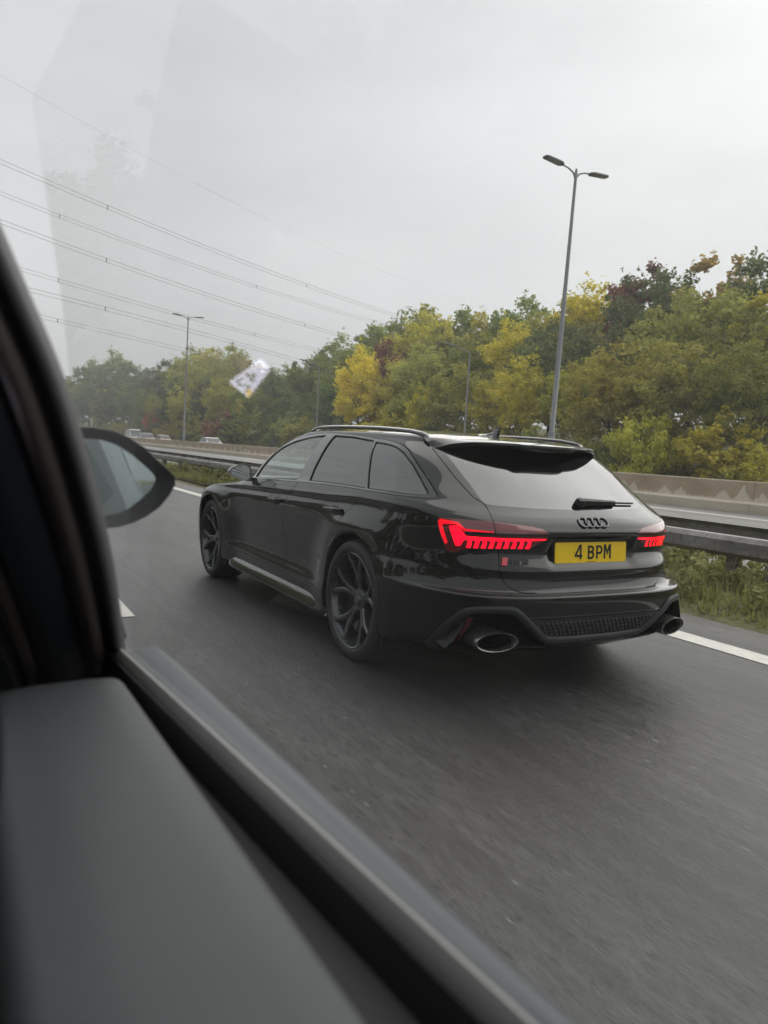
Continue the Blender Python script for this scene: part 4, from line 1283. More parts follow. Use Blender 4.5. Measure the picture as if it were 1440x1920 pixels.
car = empty('estate_car')
tag(car, 'glossy black estate car with lit tail lamps and yellow plate in the next lane', 'car')
shell('body', ['body', 'underside'], M_PAINT, car, thick=.02)
shell('rear_bumper', ['rear_bumper'], M_PAINT, car, thick=.02)
tailgate = shell('tailgate', ['tailgate'], M_PAINT, car, thick=.015)
bwin = shell('rear_window', ['rear_window'], M_BACK, tailgate, off=-.002)
shell('grille', ['grille'], M_DARK, car)
shell('windscreen', ['windscreen'], M_SCREEN, car, off=-.003)
for sd in (1, -1):
    fd = shell('front_door', ['front_door'], M_PAINT, car, side=sd, thick=.015)
    rd = shell('rear_door', ['rear_door'], M_PAINT, car, side=sd, thick=.015)
    shell('window', ['front_glass'], M_CLEAR, fd, side=sd, off=-.007)
    shell('window', ['rear_glass'], M_PRIV, rd, side=sd, off=-.007)
    shell('quarter_window', ['quarter_glass'], M_PRIV, car, side=sd, off=-.006)
    shell('window_trim', ['window_trim'], M_TRIM, car, side=sd, off=.002, thick=.012)
    shell('window_seal', ['seal'], M_SEAM, car, side=sd, off=-.003)
    shell('panel_joint', ['seam'], M_SEAM, car, side=sd, off=-.007)
    lp = shell('tail_lamp', ['tail_lamp'], M_LENS, car, side=sd, off=.001, thick=.01)
    shell('light_bar', ['lit'], M_LIT, lp, side=sd, off=.0)
    shell('light_guide', ['glow'], M_GLOW, lp, side=sd, off=.0)
    for k in range(9): shell('light_segment', ['seg%d' % k], M_LIT, lp, side=sd, off=.0)
    shell('headlamp', ['headlamp'], M_CHROME, car, side=sd)
    # arch lip and liner
    for cyw in (0.0, 2.929):
        mb = MB(); rows = []
        qs = np.linspace(-.45, math.pi + .45, 50)
        prev = None
        for q in qs:
            h = None
            for rr in (ARC_R + .004, ARC_R + .012, ARC_R + .03):
                h, nn = surf_x(cyw + rr * math.cos(q), ARC_Z + rr * math.sin(q))
                if h is not None and h.x > .8: break
                h = None
            x = h.x if h is not None else (prev if prev else .95)
            prev = x
            rows.append((x, q))
        vs = []
        prof = [(ARC_R + .002, .002), (ARC_R - .006, .004), (ARC_R - .016, -.006), (ARC_R - .018, -.05)]
        for x, q in rows:
            for rr, dx in prof: vs.append((sd * (x + dx), cyw + rr * math.cos(q), ARC_Z + rr * math.sin(q)))
        k = len(prof)
        fs = [(i * k + j, i * k + j + 1, (i + 1) * k + j + 1, (i + 1) * k + j) for i in range(len(rows) - 1) for j in range(k - 1)]
        mb.add(vs, fs); mb.build('arch_lip', M_TRIM, car, sm=True)
        vs = []
        for x, q in rows:
            for rr, xx in ((ARC_R - .014, .93), (ARC_R - .008, .5), (.05, .5)): vs.append((sd * xx, cyw + rr * math.cos(q), ARC_Z + rr * math.sin(q)))
        fs = [(i * 3 + j, i * 3 + j + 1, (i + 1) * 3 + j + 1, (i + 1) * 3 + j) for i in range(len(rows) - 1) for j in range(2)]
        MB().add(vs, fs).build('arch_liner', M_DARK, car, sm=True)
st = shell('lamp_strip', ['strip'], M_TRIM, car, off=.004, thick=.012)

# ---- spoiler over the rear window
def spoiler():
    N = 49; rows = []
    for i in range(N):
        s = -1 + 2 * i / (N - 1); a = abs(s)
        x = .635 * s
        ax = min(abs(x), .60)
        lead = -.30 + .10 * a ** 3
        trail = -.285 - .28 * (1 - a ** 3)
        c = 1.0 / (1 + math.exp((ax - .20) / .008))                # deeper centre blade
        trail -= .018 * c
        h, _ = surf_top(ax, lead)
        zl = (h.z if h else 1.36) + .003
        zt = 1.352 - .062 * a ** 8 - .004 * c
        th = .026 + .010 * c
        mid = (lead + trail) / 2; zm = (zl + zt) / 2 + .010
        rows.append([(x, lead + .012, zl - .02), (x, lead, zl), (x, mid, zm), (x, trail + .02, zt + .004), (x, trail, zt), (x, trail - .003, zt - th * .5), (x, trail + .004, zt - th), (x, trail + .10, zt - th - .002), (x, lead - .06, zl - .060 + .02 * a ** 8)])
    # ends wrap down on to the pillar
    k = len(rows[0]); vs = [p for r in rows for p in r]
    fs = [(i * k + j, i * k + j + 1, (i + 1) * k + j + 1, (i + 1) * k + j) for i in range(N - 1) for j in range(k - 1)]
    fs += [(i * k + k - 1, i * k, (i + 1) * k, (i + 1) * k + k - 1) for i in range(N - 1)]
    fs += [tuple(range(k)), tuple((N - 1) * k + j for j in range(k - 1, -1, -1))]
    return MB().add(vs, fs).build('roof_spoiler', M_PAINT, tailgate, sm=True, angle=R(38))
spoiler()
# high brake light strip under the spoiler is unlit
# ---- roof rails and aerial
for sd in (1, -1):
    pts = []; ys = np.linspace(1.52, -.24, 40)
    for i, y in enumerate(ys):
        t = i / 39
        lift = .034 * min(1, (t / .10)) ** .6 * min(1, ((1 - t) / .13)) ** .7
        x = .612 - .03 * abs(t - .45) ** 2
        h, _ = surf_top(x, y)
        z = (h.z if h else 1.36)
        pts.append(Vector((sd * x, y, z + lift - .006)))
    fr = [((sd, 0, 0), (0, 0, 1)) for _ in pts]
    prof = [(-.014, -.010), (.012, -.012), (.016, .0), (.010, .010), (-.006, .014), (-.015, .006)]
    MB().sweep(prof, pts, fr).build('roof_rail', M_TRIM, car, sm=True, angle=R(50))
h, _ = surf_top(0, .02)
z0 = h.z
mb = MB()
N = 14; vs = []
for i in range(N):
    t = i / (N - 1)
    y = .11 - .20 * t
    hgt = .018 + .052 * max(0, (t - .35) / .65) ** 1.6
    wd = .030 * math.sin(math.pi * min(1, .12 + t * .9)) ** .6 + .003
    for a in range(9):
        q = math.pi * a / 8
        top = max(0, math.sin(q))
        vs.append((wd * math.cos(q) * (1 - .75 * top ** .5 * (t > .4) * (hgt > .03)), y - .015 * top * (t > .8), z0 - .006 + hgt * top ** (1.6 if t > .45 else .8)))
fs = [(i * 9 + j, i * 9 + j + 1, (i + 1) * 9 + j + 1, (i + 1) * 9 + j) for i in range(N - 1) for j in range(8)]
fs += [tuple(range(9)), tuple((N - 1) * 9 + j for j in range(8, -1, -1))]
mb.add(vs, fs); mb.build('roof_aerial', M_TRIM, car, sm=True, angle=R(40))

# ---- door mirrors, handles, side skirts
for sd in (1, -1):
    back = round_poly([(.925, .978), (.935, 1.070), (.968, 1.094), (1.050, 1.084), (1.098, 1.058), (1.118, 1.030), (1.092, .993), (1.03, .972), (.955, .966)], .012, 3)
    mx, mz = 1.02, 1.03; n = len(back); vs = []
    for sc, dy in ((.93, .004), (1.0, 0), (1.0, .018), (.97, .05), (.86, .09), (.62, .122), (.25, .140)):
        for x, z in back: vs.append((sd * (mx + (x - mx) * sc), 1.950 + .22 * (1.118 - x) * 0 + dy + .10 * (x - .93) ** 1.0 * .3, mz + (z - mz) * sc))
    fs = [(i * n + j, i * n + (j + 1) % n, (i + 1) * n + (j + 1) % n, (i + 1) * n + j) for i in range(6) for j in range(n)] + [tuple(6 * n + j for j in range(n))]
    mb = MB().add(vs, fs)
    mb.box((min(sd * .86, sd * .95), 1.985, .955), (max(sd * .86, sd * .95), 2.06, .985))
    hs = mb.build('door_mirror', M_TRIM, car, sm=True, angle=R(50))
    vs = [(sd * (mx + (x - mx) * .90), 1.953 + .03 * (x - .93), mz + (z - mz) * .90) for x, z in back]
    MB().add(vs, [tuple(range(n))]).build('mirror_glass', M_MIRR, hs)
    for y0, z0, y1 in ((1.245, .862, 1.475), (.215, .888, .445)):
        pts, frs, sc = [], [], []
        K = 18
        prof = [(-.010, -.014), (.006, -.016), (.014, -.006), (.014, .006), (.006, .014), (-.010, .013)]
        vs = []
        for i in range(K):
            t = i / (K - 1); y = y0 + (y1 - y0) * t
            zz = z0 - .006 * t
            h, nn = surf_x(y, zz)
            out = .030 * min(1, math.sin(math.pi * t) * 2.2) ** .7 + .002
            w = .55 + .45 * min(1, math.sin(math.pi * min(.98, max(.02, t))) * 2) - .25 * t
            for u, v in prof: vs.append((sd * (h.x + out + u), y, zz + v * w))
        k = len(prof)
        fs = [(i * k + j, i * k + (j + 1) % k, (i + 1) * k + (j + 1) % k, (i + 1) * k + j) for i in range(K - 1) for j in range(k)]
        fs += [tuple(range(k)), tuple((K - 1) * k + j for j in range(k - 1, -1, -1))]
        hd = MB().add(vs, fs).build('door_handle', M_PAINT, car, sm=True, angle=R(60))
        # flat dark oval behind the handle, painted for the shade of a recess
        vs = []; yc = (y0 + y1) / 2
        for j in range(24):
            q = 2 * math.pi * j / 24
            h, nn = surf_x(yc - .01 + .085 * math.cos(q), z0 - .014 + .030 * math.sin(q))
            vs.append((sd * (h.x + .0012), h.y, h.z))
        MB().add(vs, [tuple(range(24))]).build('grip_shade', M_DARK, hd)
    # skirt blade
    prof = [(-.06, .10), (.0, .075), (.018, .045), (.030, .004), (.026, -.008), (-.02, -.018), (-.08, -.020)]
    pts = []; vs = []
    ys = np.linspace(2.42, .44, 44)
    for i, y in enumerate(ys):
        t = i / 43
        e = min(1, t / .06, (1 - t) / .05) ** .5
        for u, v in prof:
            vs.append((sd * (.930 + (u if u < 0 else u * (.35 + .65 * e))), y, .205 + .012 * (1 - t) * 0 + v))
    k = len(prof)
    fs = [(i * k + j, i * k + j + 1, (i + 1) * k + j + 1, (i + 1) * k + j) for i in range(len(ys) - 1) for j in range(k - 1)]
    MB().add(vs, fs).build('side_skirt', M_TRIM, car, sm=True, angle=R(28))

# ---- wheels
def wheel_mesh():
    T = {}
    # local frame: axis +X outwards
    Mx = Matrix.Rotation(R(90), 4, 'Y')
    tyre = [(.286, .0), (.292, .010), (.305, .016), (.325, .016), (.345, .008), (.357, -.006), (.3635, -.03), (.365, -.06), (.365, -.20), (.363, -.24), (.35, -.262), (.31, -.266), (.286, -.255)]
    mb = MB(); mb.lathe(tyre, 72, Mx)
    T['tyre'] = (mb, M_RUBBER)
    rim = [(.289, .006), (.284, .010), (.279, .006), (.277, -.006), (.268, -.022), (.262, -.05), (.255, -.12), (.25, -.20), (.27, -.245), (.289, -.25)]
    mb = MB(); mb.lathe(rim, 72, Mx)
    T['rim'] = (mb, M_WHEEL)
    disc = [(.09, -.105), (.20, -.105), (.204, -.11), (.204, -.135), (.09, -.135)]
    mb = MB(); mb.lathe(disc, 48, Mx); T['brake_disc'] = (mb, M_DISC)
    back = [(.0, -.18), (.245, -.18)]
    mb = MB(); mb.lathe(back, 32, Mx); T['hub_back'] = (mb, M_DARK)
    hub = [(.0, -.034), (.028, -.034), (.031, -.038), (.034, -.046), (.066, -.052), (.072, -.060), (.072, -.105)]
    mb = MB(); mb.lathe(hub, 40, Mx)
    for k in range(5):
        q = 2 * math.pi * (k + .5) / 5
        mb.lathe([(.0, -.050), (.008, -.050), (.009, -.056)], 10, Matrix.Translation((0, .052 * math.cos(q), .052 * math.sin(q))) @ Mx)
    T['hub_cap'] = (mb, M_WHEEL)
    return T
def spoke_mesh(q0):
    """one forked arm: stem from the hub, two legs to the rim"""
    mb = MB()
    def bar(path, wid, thick):
        vs = []
        for (r, a, x), w, th in zip(path, wid, thick):
            q = q0 + a
            c, s = math.cos(q), math.sin(q)
            er, et = Vector((0, c, s)), Vector((0, -s, c))
            p = er * r
            for (u, d) in ((-w, -th), (-w * .86, -.003), (-w * .45, .003), (w * .45, .003), (w * .86, -.003), (w, -th)):
                vs.append(p + et * u + Vector((x + d, 0, 0)))
        n = 6; k = len(path)
        fs = [(i * n + j, i * n + (j + 1) % n, (i + 1) * n + (j + 1) % n, (i + 1) * n + j) for i in range(k - 1) for j in range(n)]
        fs += [tuple(range(n)), tuple((k - 1) * n + j for j in range(n - 1, -1, -1))]
        mb.add(vs, fs)
    th = .034
    for sg in (-1, 1):
        path = [(.045, sg * .10, -.058), (.085, sg * .11, -.050), (.125, sg * .105, -.040), (.165, sg * .13, -.030), (.20, sg * .185, -.021), (.235, sg * .245, -.013), (.262, sg * .285, -.008), (.278, sg * .30, -.006)]
        bar(path, [.020, .0205, .021, .020, .020, .0195, .0195, .021], [th] * 4 + [th * .9, th * .8, th * .75, th * .7])
    return mb
WT = wheel_mesh()
for cyw, nm in ((0.0, 'r'), (2.929, 'f')):
    for sd in (1, -1):
        w = empty('wheel'); w.parent = car
        w.location = (sd * .952, cyw, .365)
        w.rotation_euler = (R(18 if cyw == 0 else 47), 0, 0 if sd > 0 else math.pi)
        for k, (mb, mt) in WT.items(): mb.build(k, mt, w, sm=True, angle=R(40))
        for k in range(5): spoke_mesh(2 * math.pi * k / 5).build('spoke', M_WHEEL, w, sm=True, angle=R(40))
        cal = MB()
        vs = []
        for i in range(9):
            q = R(-35 + 70 * i / 8) + R(200)
            for r, x in ((.145, -.085), (.225, -.080), (.232, -.15), (.145, -.15)): vs.append((x, r * math.cos(q), r * math.sin(q)))
        fs = [(i * 4 + j, i * 4 + (j + 1) % 4, (i + 1) * 4 + (j + 1) % 4, (i + 1) * 4 + j) for i in range(8) for j in range(4)] + [(0, 1, 2, 3), (35, 34, 33, 32)]
        cal.add(vs, fs).build('brake_caliper', M_BADGE, w)

# ---- rear: diffuser frame, mesh, exhausts, reflectors
def frame_path():
    pts = [(.8486, -.7173, .267), (.842, -.79, .33), (.832, -.845, .39), (.806, -.893, .446), (.786, -.916, .474), (.757, -.944, .491), (.72, -.972, .4985), (.65, -1.012, .503), (.585, -1.044, .5055), (.556, -1.055, .499), (.528, -1.06, .478), (.4934, -1.063, .4473), (.4228, -1.061, .3917), (.3717, -1.052, .354), (.345, -1.046, .340), (.31, -1.043, .3315), (.20, -1.045, .326), (.10, -1.046, .325)]
    full = pts + [(0, -1.046, .325)] + [(-x, y, z) for x, y, z in reversed(pts)]
    P = [Vector(p) for p in full]
    # resample
    out = []
    for i in range(len(P) - 1):
        for t in (0, .33, .66): out.append(P[i].lerp(P[i + 1], t))
    out.append(P[-1])
    for _ in range(2): out = [out[0]] + [(out[i - 1] + out[i] * 2 + out[i + 1]) / 4 for i in range(1, len(out) - 1)] + [out[-1]]
    return out
fp = frame_path()
vs = []; prof = [(-.020, -.035), (-.021, .004), (-.014, .013), (.008, .016), (.019, .010), (.022, -.035)]
for i, p in enumerate(fp):
    tg = (fp[min(i + 1, len(fp) - 1)] - fp[max(i - 1, 0)]).normalized()
    outw = Vector((.55 * p.x, -1, 0)).normalized()
    if abs(p.x) > .72: outw = Vector((.9 * math.copysign(1, p.x), -1, 0)).normalized()
    up_ = tg.cross(outw).normalized()
    outw = up_.cross(tg).normalized()
    if outw.y > 0: outw = -outw
    e = 1.0 + .9 * max(0, min(1, (.43 - p.z) / .15)) * (abs(p.x) > .77)
    for u, v in prof: vs.append(p + up_ * u * e + outw * v)
k = len(prof)
fs = [(i * k + j, i * k + (j + 1) % k, (i + 1) * k + (j + 1) % k, (i + 1) * k + j) for i in range(len(fp) - 1) for j in range(k)]
MB().add(vs, fs).build('diffuser_frame', M_MATT, car, sm=True, angle=R(50))
# dark recess behind each exhaust
for sd in (1, -1):
    vs = []
    ring0 = [surf_diag(a, z) for a, z in P_EXH]
    o = []
    for (a, z) in P_EXH:
        base = ED * a
        # the cut was made along the corner axis: find where that line meets the frame plane
        y = -1.045 + .55 * max(0, .0 + (a + .17)) * .7
        x = (a - .6 * y) / .8
        o.append(Vector((x, y, z)))
    n = len(o)
    o = [Vector((p.x, p.y, max(p.z, .298))) for p in o]
    for p in o: vs.append((sd * p.x, p.y + .012, p.z))
    for p in o: vs.append((sd * (p.x * .97), p.y + .22, p.z * .98 + .01))
    fs = [(i, (i + 1) % n, n + (i + 1) % n, n + i) for i in range(n)] + [tuple(range(n, 2 * n))]
    MB().add(vs, fs).build('exhaust_recess', M_DARK, car)
    # oval tail pipe
    mb = MB()
    ye = -1.03
    prof = [(1.0, ye + .25), (1.02, ye + .03), (1.02, ye + .004), (.995, ye - .004), (.93, ye - .002), (.87, ye + .010), (.83, ye + .035), (.80, ye + .22)]
    vs = []; n = 44
    for s_, y in prof:
        for j in range(n):
            q = 2 * math.pi * j / n
            vs.append((sd * (.640 + .116 * s_ * math.cos(q)), y + .022 * math.cos(q) * 1.0 - .012 * math.sin(q), .338 + .052 * s_ * math.sin(q)))
    fs = [(i * n + j, i * n + (j + 1) % n, (i + 1) * n + (j + 1) % n, (i + 1) * n + j) for i in range(len(prof) - 1) for j in range(n)]
    pipe = mb.add(vs[:7 * n], fs[:6 * n]).build('exhaust_pipe', M_EXH, car, sm=True, angle=R(40))
    vb = vs[6 * n:]
    MB().add(vb, [(j, (j + 1) % n, n + (j + 1) % n, n + j) for j in range(n)] + [tuple(n + j for j in range(n))]).build('pipe_bore', M_SEAM, pipe)
    # reflector: slanted bar inside the frame
    pts = [(.775, -.925, .455), (.787, -.905, .40), (.797, -.868, .345), (.802, -.82, .29)]
    vs = []
    for x, y, z in pts:
        for u, v in ((-.010, -.014), (.010, -.014), (.010, .006), (-.010, .006)): vs.append((sd * (x - .018 + u * .8), y - .02 + u - v * .6, z + v * .2))
    fs = [(i * 4 + j, i * 4 + (j + 1) % 4, (i + 1) * 4 + (j + 1) % 4, (i + 1) * 4 + j) for i in range(3) for j in range(4)] + [(0, 1, 2, 3), (15, 14, 13, 12)]
    MB().add(vs, fs).build('reflector', M_REFL, car)
# diffuser: matt panel with rows of honeycomb
vs = []; fs = []
W_, H_ = 40, 8
for i in range(W_ + 1):
    s = -1 + 2 * i / W_
    for j in range(H_ + 1):
        t = j / H_
        z = .335 + .115 * t
        x = s * (.355 + .115 * t)
        h, _ = surf_rear(abs(x), z)
        y = (h.y if h else -1.06) - .003
        vs.append((x, y, z))
fs = [(i * (H_ + 1) + j, (i + 1) * (H_ + 1) + j, (i + 1) * (H_ + 1) + j + 1, i * (H_ + 1) + j + 1) for i in range(W_) for j in range(H_)]
dif = MB().add(vs, fs).build('diffuser_panel', M_MATT, car, sm=True)
mb = MB()
for r_ in range(4):
    z = .362 + .021 * r_
    nx = 24 + r_ * 2
    for i in range(nx):
        x = (i - (nx - 1) / 2) * .030 + (.015 if r_ % 2 else 0)
        if abs(x) > .345 + .9 * (z - .335) - .02: continue
        h, _ = surf_rear(abs(x), z)
        y = (h.y if h else -1.06) - .004
        w, hh = .0125, .0075
        hexo = [(-w, 0), (-w * .6, hh), (w * .6, hh), (w, 0), (w * .6, -hh), (-w * .6, -hh)]
        vv = [(x + a, y, z + b) for a, b in hexo] + [(x + a * .72, y - .007, z + b * .66) for a, b in hexo]
        mb.add(vv, [(q, (q + 1) % 6, 6 + (q + 1) % 6, 6 + q) for q in range(6)] + [tuple(range(6, 12))])
mb.build('honeycomb', M_MATT, dif)
# thin joint line across the bumper
vs = []
for i in range(41):
    x = (-.50 + 1.0 * i / 40)
    for dz in (-.002, .002):
        h, _ = surf_rear(abs(x), .463 + dz)
        vs.append((x, h.y - .0022, .463 + dz))
MB().add(vs, [(2 * i, 2 * i + 2, 2 * i + 3, 2 * i + 1) for i in range(40)]).build('bumper_joint', M_CHROME, car)

# ---- lettering from flat strokes
def strokes(paths, w, M, t=.002):
    """paths: polylines (x, y); returns an MB of raised mitred ribbons"""
    mb = MB()
    for P in paths:
        closed = len(P) > 2 and P[0] == P[-1]
        Q = [Vector(p) for p in (P[:-1] if closed else P)]
        n = len(Q); Lp, Rp = [], []
        for i in range(n):
            a = Q[i - 1] if (closed or i > 0) else None
            b = Q[(i + 1) % n] if (closed or i < n - 1) else None
            d1 = (Q[i] - a).normalized() if a is not None else None
            d2 = (b - Q[i]).normalized() if b is not None else None
            if d1 is None: d1 = d2
            if d2 is None: d2 = d1
            n1, n2 = Vector((-d1.y, d1.x)), Vector((-d2.y, d2.x))
            m = (n1 + n2)
            m = m.normalized() if m.length > 1e-5 else n1
            s_ = min(2.2, 1 / max(.3, m.dot(n1))) * w / 2
            Lp.append(Q[i] + m * s_); Rp.append(Q[i] - m * s_)
        seg = n if closed else n - 1
        vs = []
        for p in Lp: vs += [M @ Vector((p.x, p.y, 0)), M @ Vector((p.x, p.y, t))]
        for p in Rp: vs += [M @ Vector((p.x, p.y, 0)), M @ Vector((p.x, p.y, t))]
        o = 2 * n; fs = []
        for i in range(seg):
            j = (i + 1) % n
            fs += [(2 * i + 1, 2 * j + 1, o + 2 * j + 1, o + 2 * i + 1), (2 * i, 2 * j, 2 * j + 1, 2 * i + 1), (o + 2 * i, o + 2 * i + 1, o + 2 * j + 1, o + 2 * j)]
        if not closed:
            fs += [(0, 1, o + 1, o), (2 * n - 2, o + 2 * n - 2, o + 2 * n - 1, 2 * n - 1)]
        mb.add(vs, fs)
    return mb
def arcp(cx, cy, rx, ry, a0, a1, n=8): return [(cx + rx * math.cos(R(a0 + (a1 - a0) * i / n)), cy + ry * math.sin(R(a0 + (a1 - a0) * i / n))) for i in range(n + 1)]
# plate frame: X right, Y up, Z out of the plate (towards -Y), slightly tilted
h, n_ = surf_rear(0.0, .78)
PM = Matrix.Translation((0, h.y - .020, .781)) @ Matrix.Rotation(R(90 - 4), 4, 'X')
poly = round_poly([(-.26, -.0555), (.26, -.0555), (.26, .0555), (-.26, .0555)], .010, 4)
plate = MB().prism(poly, -.006, 0, PM).build('number_plate', M_PLATE, car)
MB().prism(round_poly([(-.268, -.0635), (.268, -.0635), (.268, .0635), (-.268, .0635)], .012, 4), -.020, -.006, PM).build('plate_backing', M_DARK, plate)
cw, ch = .046, .074
G = {'4': [[(.036, -.037), (.036, .037), (.030, .037), (.0, -.014), (.0, -.018), (.048, -.018)]],
     'B': [[(.007, -.037), (.007, .031), (.026, .031)] + arcp(.026, .0165, .0145, .0145, 90, -90)[1:] + [(.007, .002)], [(.026, .002)] + arcp(.026, -.0145, .0165, .0165, 90, -90)[1:] + [(.007, -.031)]],
     'P': [[(.007, -.037), (.007, .031), (.026, .031)] + arcp(.026, .013, .0165, .018, 90, -90)[1:] + [(.007, -.005)]],
     'M': [[(.006, -.037), (.006, .036), (.011, .036), (.0265, -.006), (.042, .036), (.047, .036), (.047, -.037)]]}
x = -.1156
for chh, adv in (('4', .0866), ('B', .0615), ('P', .0577), ('M', .06)):
    strokes([[(x + a, b) for a, b in pth] for pth in G[chh]], .0125, PM, .0012).build('plate_character', M_BLACK, plate)
    x += adv
for xx in (-.128, .150):
    MB().lathe([(0, .003), (.005, .003), (.006, 0)], 12, PM @ Matrix.Translation((xx, 0, 0))).build('plate_screw', M_PLATE, plate)
MB().box((-.035, -.0525, .0), (.03, -.050, .0006), PM).build('plate_print', M_BLACK, plate)
# four rings
hr, nr_ = surf_rear(.0, .942)
nv = Vector((0, nr_.y, nr_.z)).normalized()
if nv.y > 0: nv = -nv
RM = Matrix.Translation(Vector((.0, hr.y, .942)) + nv * .004)
ax = Vector((1, 0, 0)); az = nv; ay = az.cross(ax)
RM = RM @ Matrix((ax, ay, az)).transposed().to_4x4()
badge = empty('ring_badge'); badge.parent = tailgate
for k in range(4):
    cx = (k - 1.5) * .048
    MB().tube([RM @ Vector((cx + .0315 * math.cos(q), .0315 * math.sin(q), .0)) for q in np.linspace(0, 2 * math.pi, 40, endpoint=False)], .0048, 8, closed=True).build('badge_ring', M_BADGE, badge, sm=True)
# RS 6 badge with a red slanted block
hb, nb = surf_rear(.50, .736)
nv = nb.copy(); nv.x = -nv.x
if nv.y > 0: nv = -nv
az = nv.normalized(); ax = Vector((0, 0, 1)).cross(az); ax = -ax if ax.x < 0 else ax; ax.normalize(); ay = az.cross(ax)
BM_ = Matrix.Translation(Vector((-.50, hb.y, .736)) + az * .002) @ Matrix((ax, ay, az)).transposed().to_4x4()
rs = empty('model_badge'); rs.parent = tailgate
MB().prism([(-.092, -.022), (-.060, -.022), (-.046, .022), (-.078, .022)], 0, .003, BM_).build('red_block', M_RED, rs)
sl = lambda L_: [[(a + .28 * b, b) for a, b in p] for p in L_]
strokes(sl([[(-.052, -.011), (-.052, .011), (-.022, .011), (-.020, .006), (-.022, .001), (-.050, .001)], [(-.036, .001), (-.020, -.011)]]), .006, BM_, .003).build('badge_letter', M_BLACK, rs)
strokes(sl([[(.016, .011), (-.010, .011), (-.010, .001), (.014, .001), (.014, -.011), (-.012, -.011)]]), .006, BM_, .003).build('badge_letter', M_BLACK, rs)
strokes(sl([[(.064, .011), (.036, .011), (.036, -.011), (.062, -.011), (.062, .001), (.038, .001)]]), .006, BM_, .003).build('badge_letter', M_BLACK, rs)
# ---- wiper
hw, nw = surf_rear(.03, 1.035)
az = Vector((0, -.55, .83))
wp = MB()
P0 = Vector((.02, hw.y - .012, 1.032))
vs = []
for i in range(10):
    t = i / 9
    x = -.025 + .30 * t
    h, _ = surf_rear(abs(x), 1.045 - .004 * t)
    c = Vector((x, h.y - .030 + .008 * t, 1.045 - .004 * t + .004))
    w = .022 - .011 * t; hh = .014 - .006 * t
    for u, v in ((-1, -1), (1, -1), (.7, 1), (-.5, 1)): vs.append(c + Vector((0, -.55, .83)) * (v * hh) + Vector((0, .83, .55)) * (u * w))
fs = [(i * 4 + j, i * 4 + (j + 1) % 4, (i + 1) * 4 + (j + 1) % 4, (i + 1) * 4 + j) for i in range(9) for j in range(4)] + [(0, 1, 2, 3), (39, 38, 37, 36)]
wo = MB().add(vs, fs).build('rear_wiper', M_DARK, tailgate, sm=True, angle=R(50))
bl = []
for i in range(8):
    x = .10 + .36 * i / 7
    h, _ = surf_rear(x, 1.042 - .006 * i / 7)
    bl.append((x, h.y - .010, 1.046 - .006 * i / 7))
MB().tube(bl, .006, 6).build('wiper_blade', M_DARK, wo)
MB().lathe([(0, .03), (.018, .03), (.026, .02), (.03, 0)], 16, Matrix.Translation((.0, hw.y - .004, 1.036)) @ Vector((0, -.55, .83)).to_track_quat('Z', 'Y').to_matrix().to_4x4()).build('wiper_pivot', M_DARK, wo, sm=True)

# ---- cabin: floor, dash, seats
MB().box((-.80, -.80, .27), (.80, 2.35, .33)).build('cabin_floor', M_DARK, car)
vs = []
for x in (-.80, .80):
    for y, z in ((2.45, .60), (2.40, .93), (1.95, .95), (1.80, .88), (1.85, .60)): vs.append((x, y, z))
MB().add(vs, [(0, 1, 2, 3, 4), (9, 8, 7, 6, 5)] + [(i, (i + 1) % 5, 5 + (i + 1) % 5, 5 + i) for i in range(5)]).build('dashboard', M_DARK, car)
for x, y in ((-.38, 1.05), (.38, 1.05), (-.38, .12), (.38, .12), (0, .12)):
    sb = bevel(MB().box((-.23, -.05, .33), (.23, .45, .55), Matrix.Translation((x, y, 0))).build('seat', M_SEAT, car), .05, 3)
    bevel(MB().box((-.22, -.07, .0), (.22, .06, .60), Matrix.Translation((x, y - .02, .5)) @ Matrix.Rotation(R(14), 4, 'X')).build('backrest', M_SEAT, sb), .04, 3)
    bevel(MB().box((-.12, -.05, .0), (.12, .05, .17), Matrix.Translation((x, y - .19, 1.07)) @ Matrix.Rotation(R(8), 4, 'X')).build('headrest', M_SEAT, sb), .035, 3)
sw = MB().tube([Matrix.Translation((.38, 1.68, .88)) @ Matrix.Rotation(R(65), 4, 'X') @ Vector((.18 * math.cos(q), .18 * math.sin(q), 0)) for q in np.linspace(0, 2 * math.pi, 32, endpoint=False)], .015, 8, closed=True).build('steering_wheel', M_DARK, car, sm=True)
# ================================================================== the car the view is from: door, pillar, window, mirror
OC = lambda x, y, z: Vector((CAM.x + x, CAM.y + y, CAM.z + z))
def panel_mat(name, col, rough, sc=260, st=.12):
    t = NT(name); p = t.obj()
    nz = t.noise(p, sc, 3, .6); bg = t.noise(p, 3.0, 3)
    c = t.mix(t.rng(bg, .3, .7, 0, 1), tuple(v * .9 for v in col), tuple(v * 1.1 for v in col))
    return t.pbr(Base_Color=c, Roughness=rough, Normal=t.bump(nz, st, .001), Specular_IOR_Level=.35)
M_DCARD = panel_mat('grey_door_trim', (.058, .061, .066), .55)
M_RUBB = panel_mat('grey_window_seal', (.23, .23, .225), .5)
M_BLK = plain('black_rubber_slot_shade', (.006, .006, .007), .6)
M_PIL = panel_mat('dark_blue_grey_trim', (.026, .031, .041), .6)
M_BEAD = panel_mat('brown_grey_seal', (.055, .046, .042), .6)
M_GREYE = panel_mat('window_frame_edge', (.085, .085, .09), .5)
M_OUTER = plain('slate_car_paint', (.060, .070, .080), .45)
M_HOUS = plain('mirror_housing_plastic', (.020, .021, .022), .5, var=.2, scale=40)
M_LINING = plain('grey_head_lining', (.12, .12, .115), .9)
M_CARPET = plain('dark_carpet', (.02, .02, .02), .95)
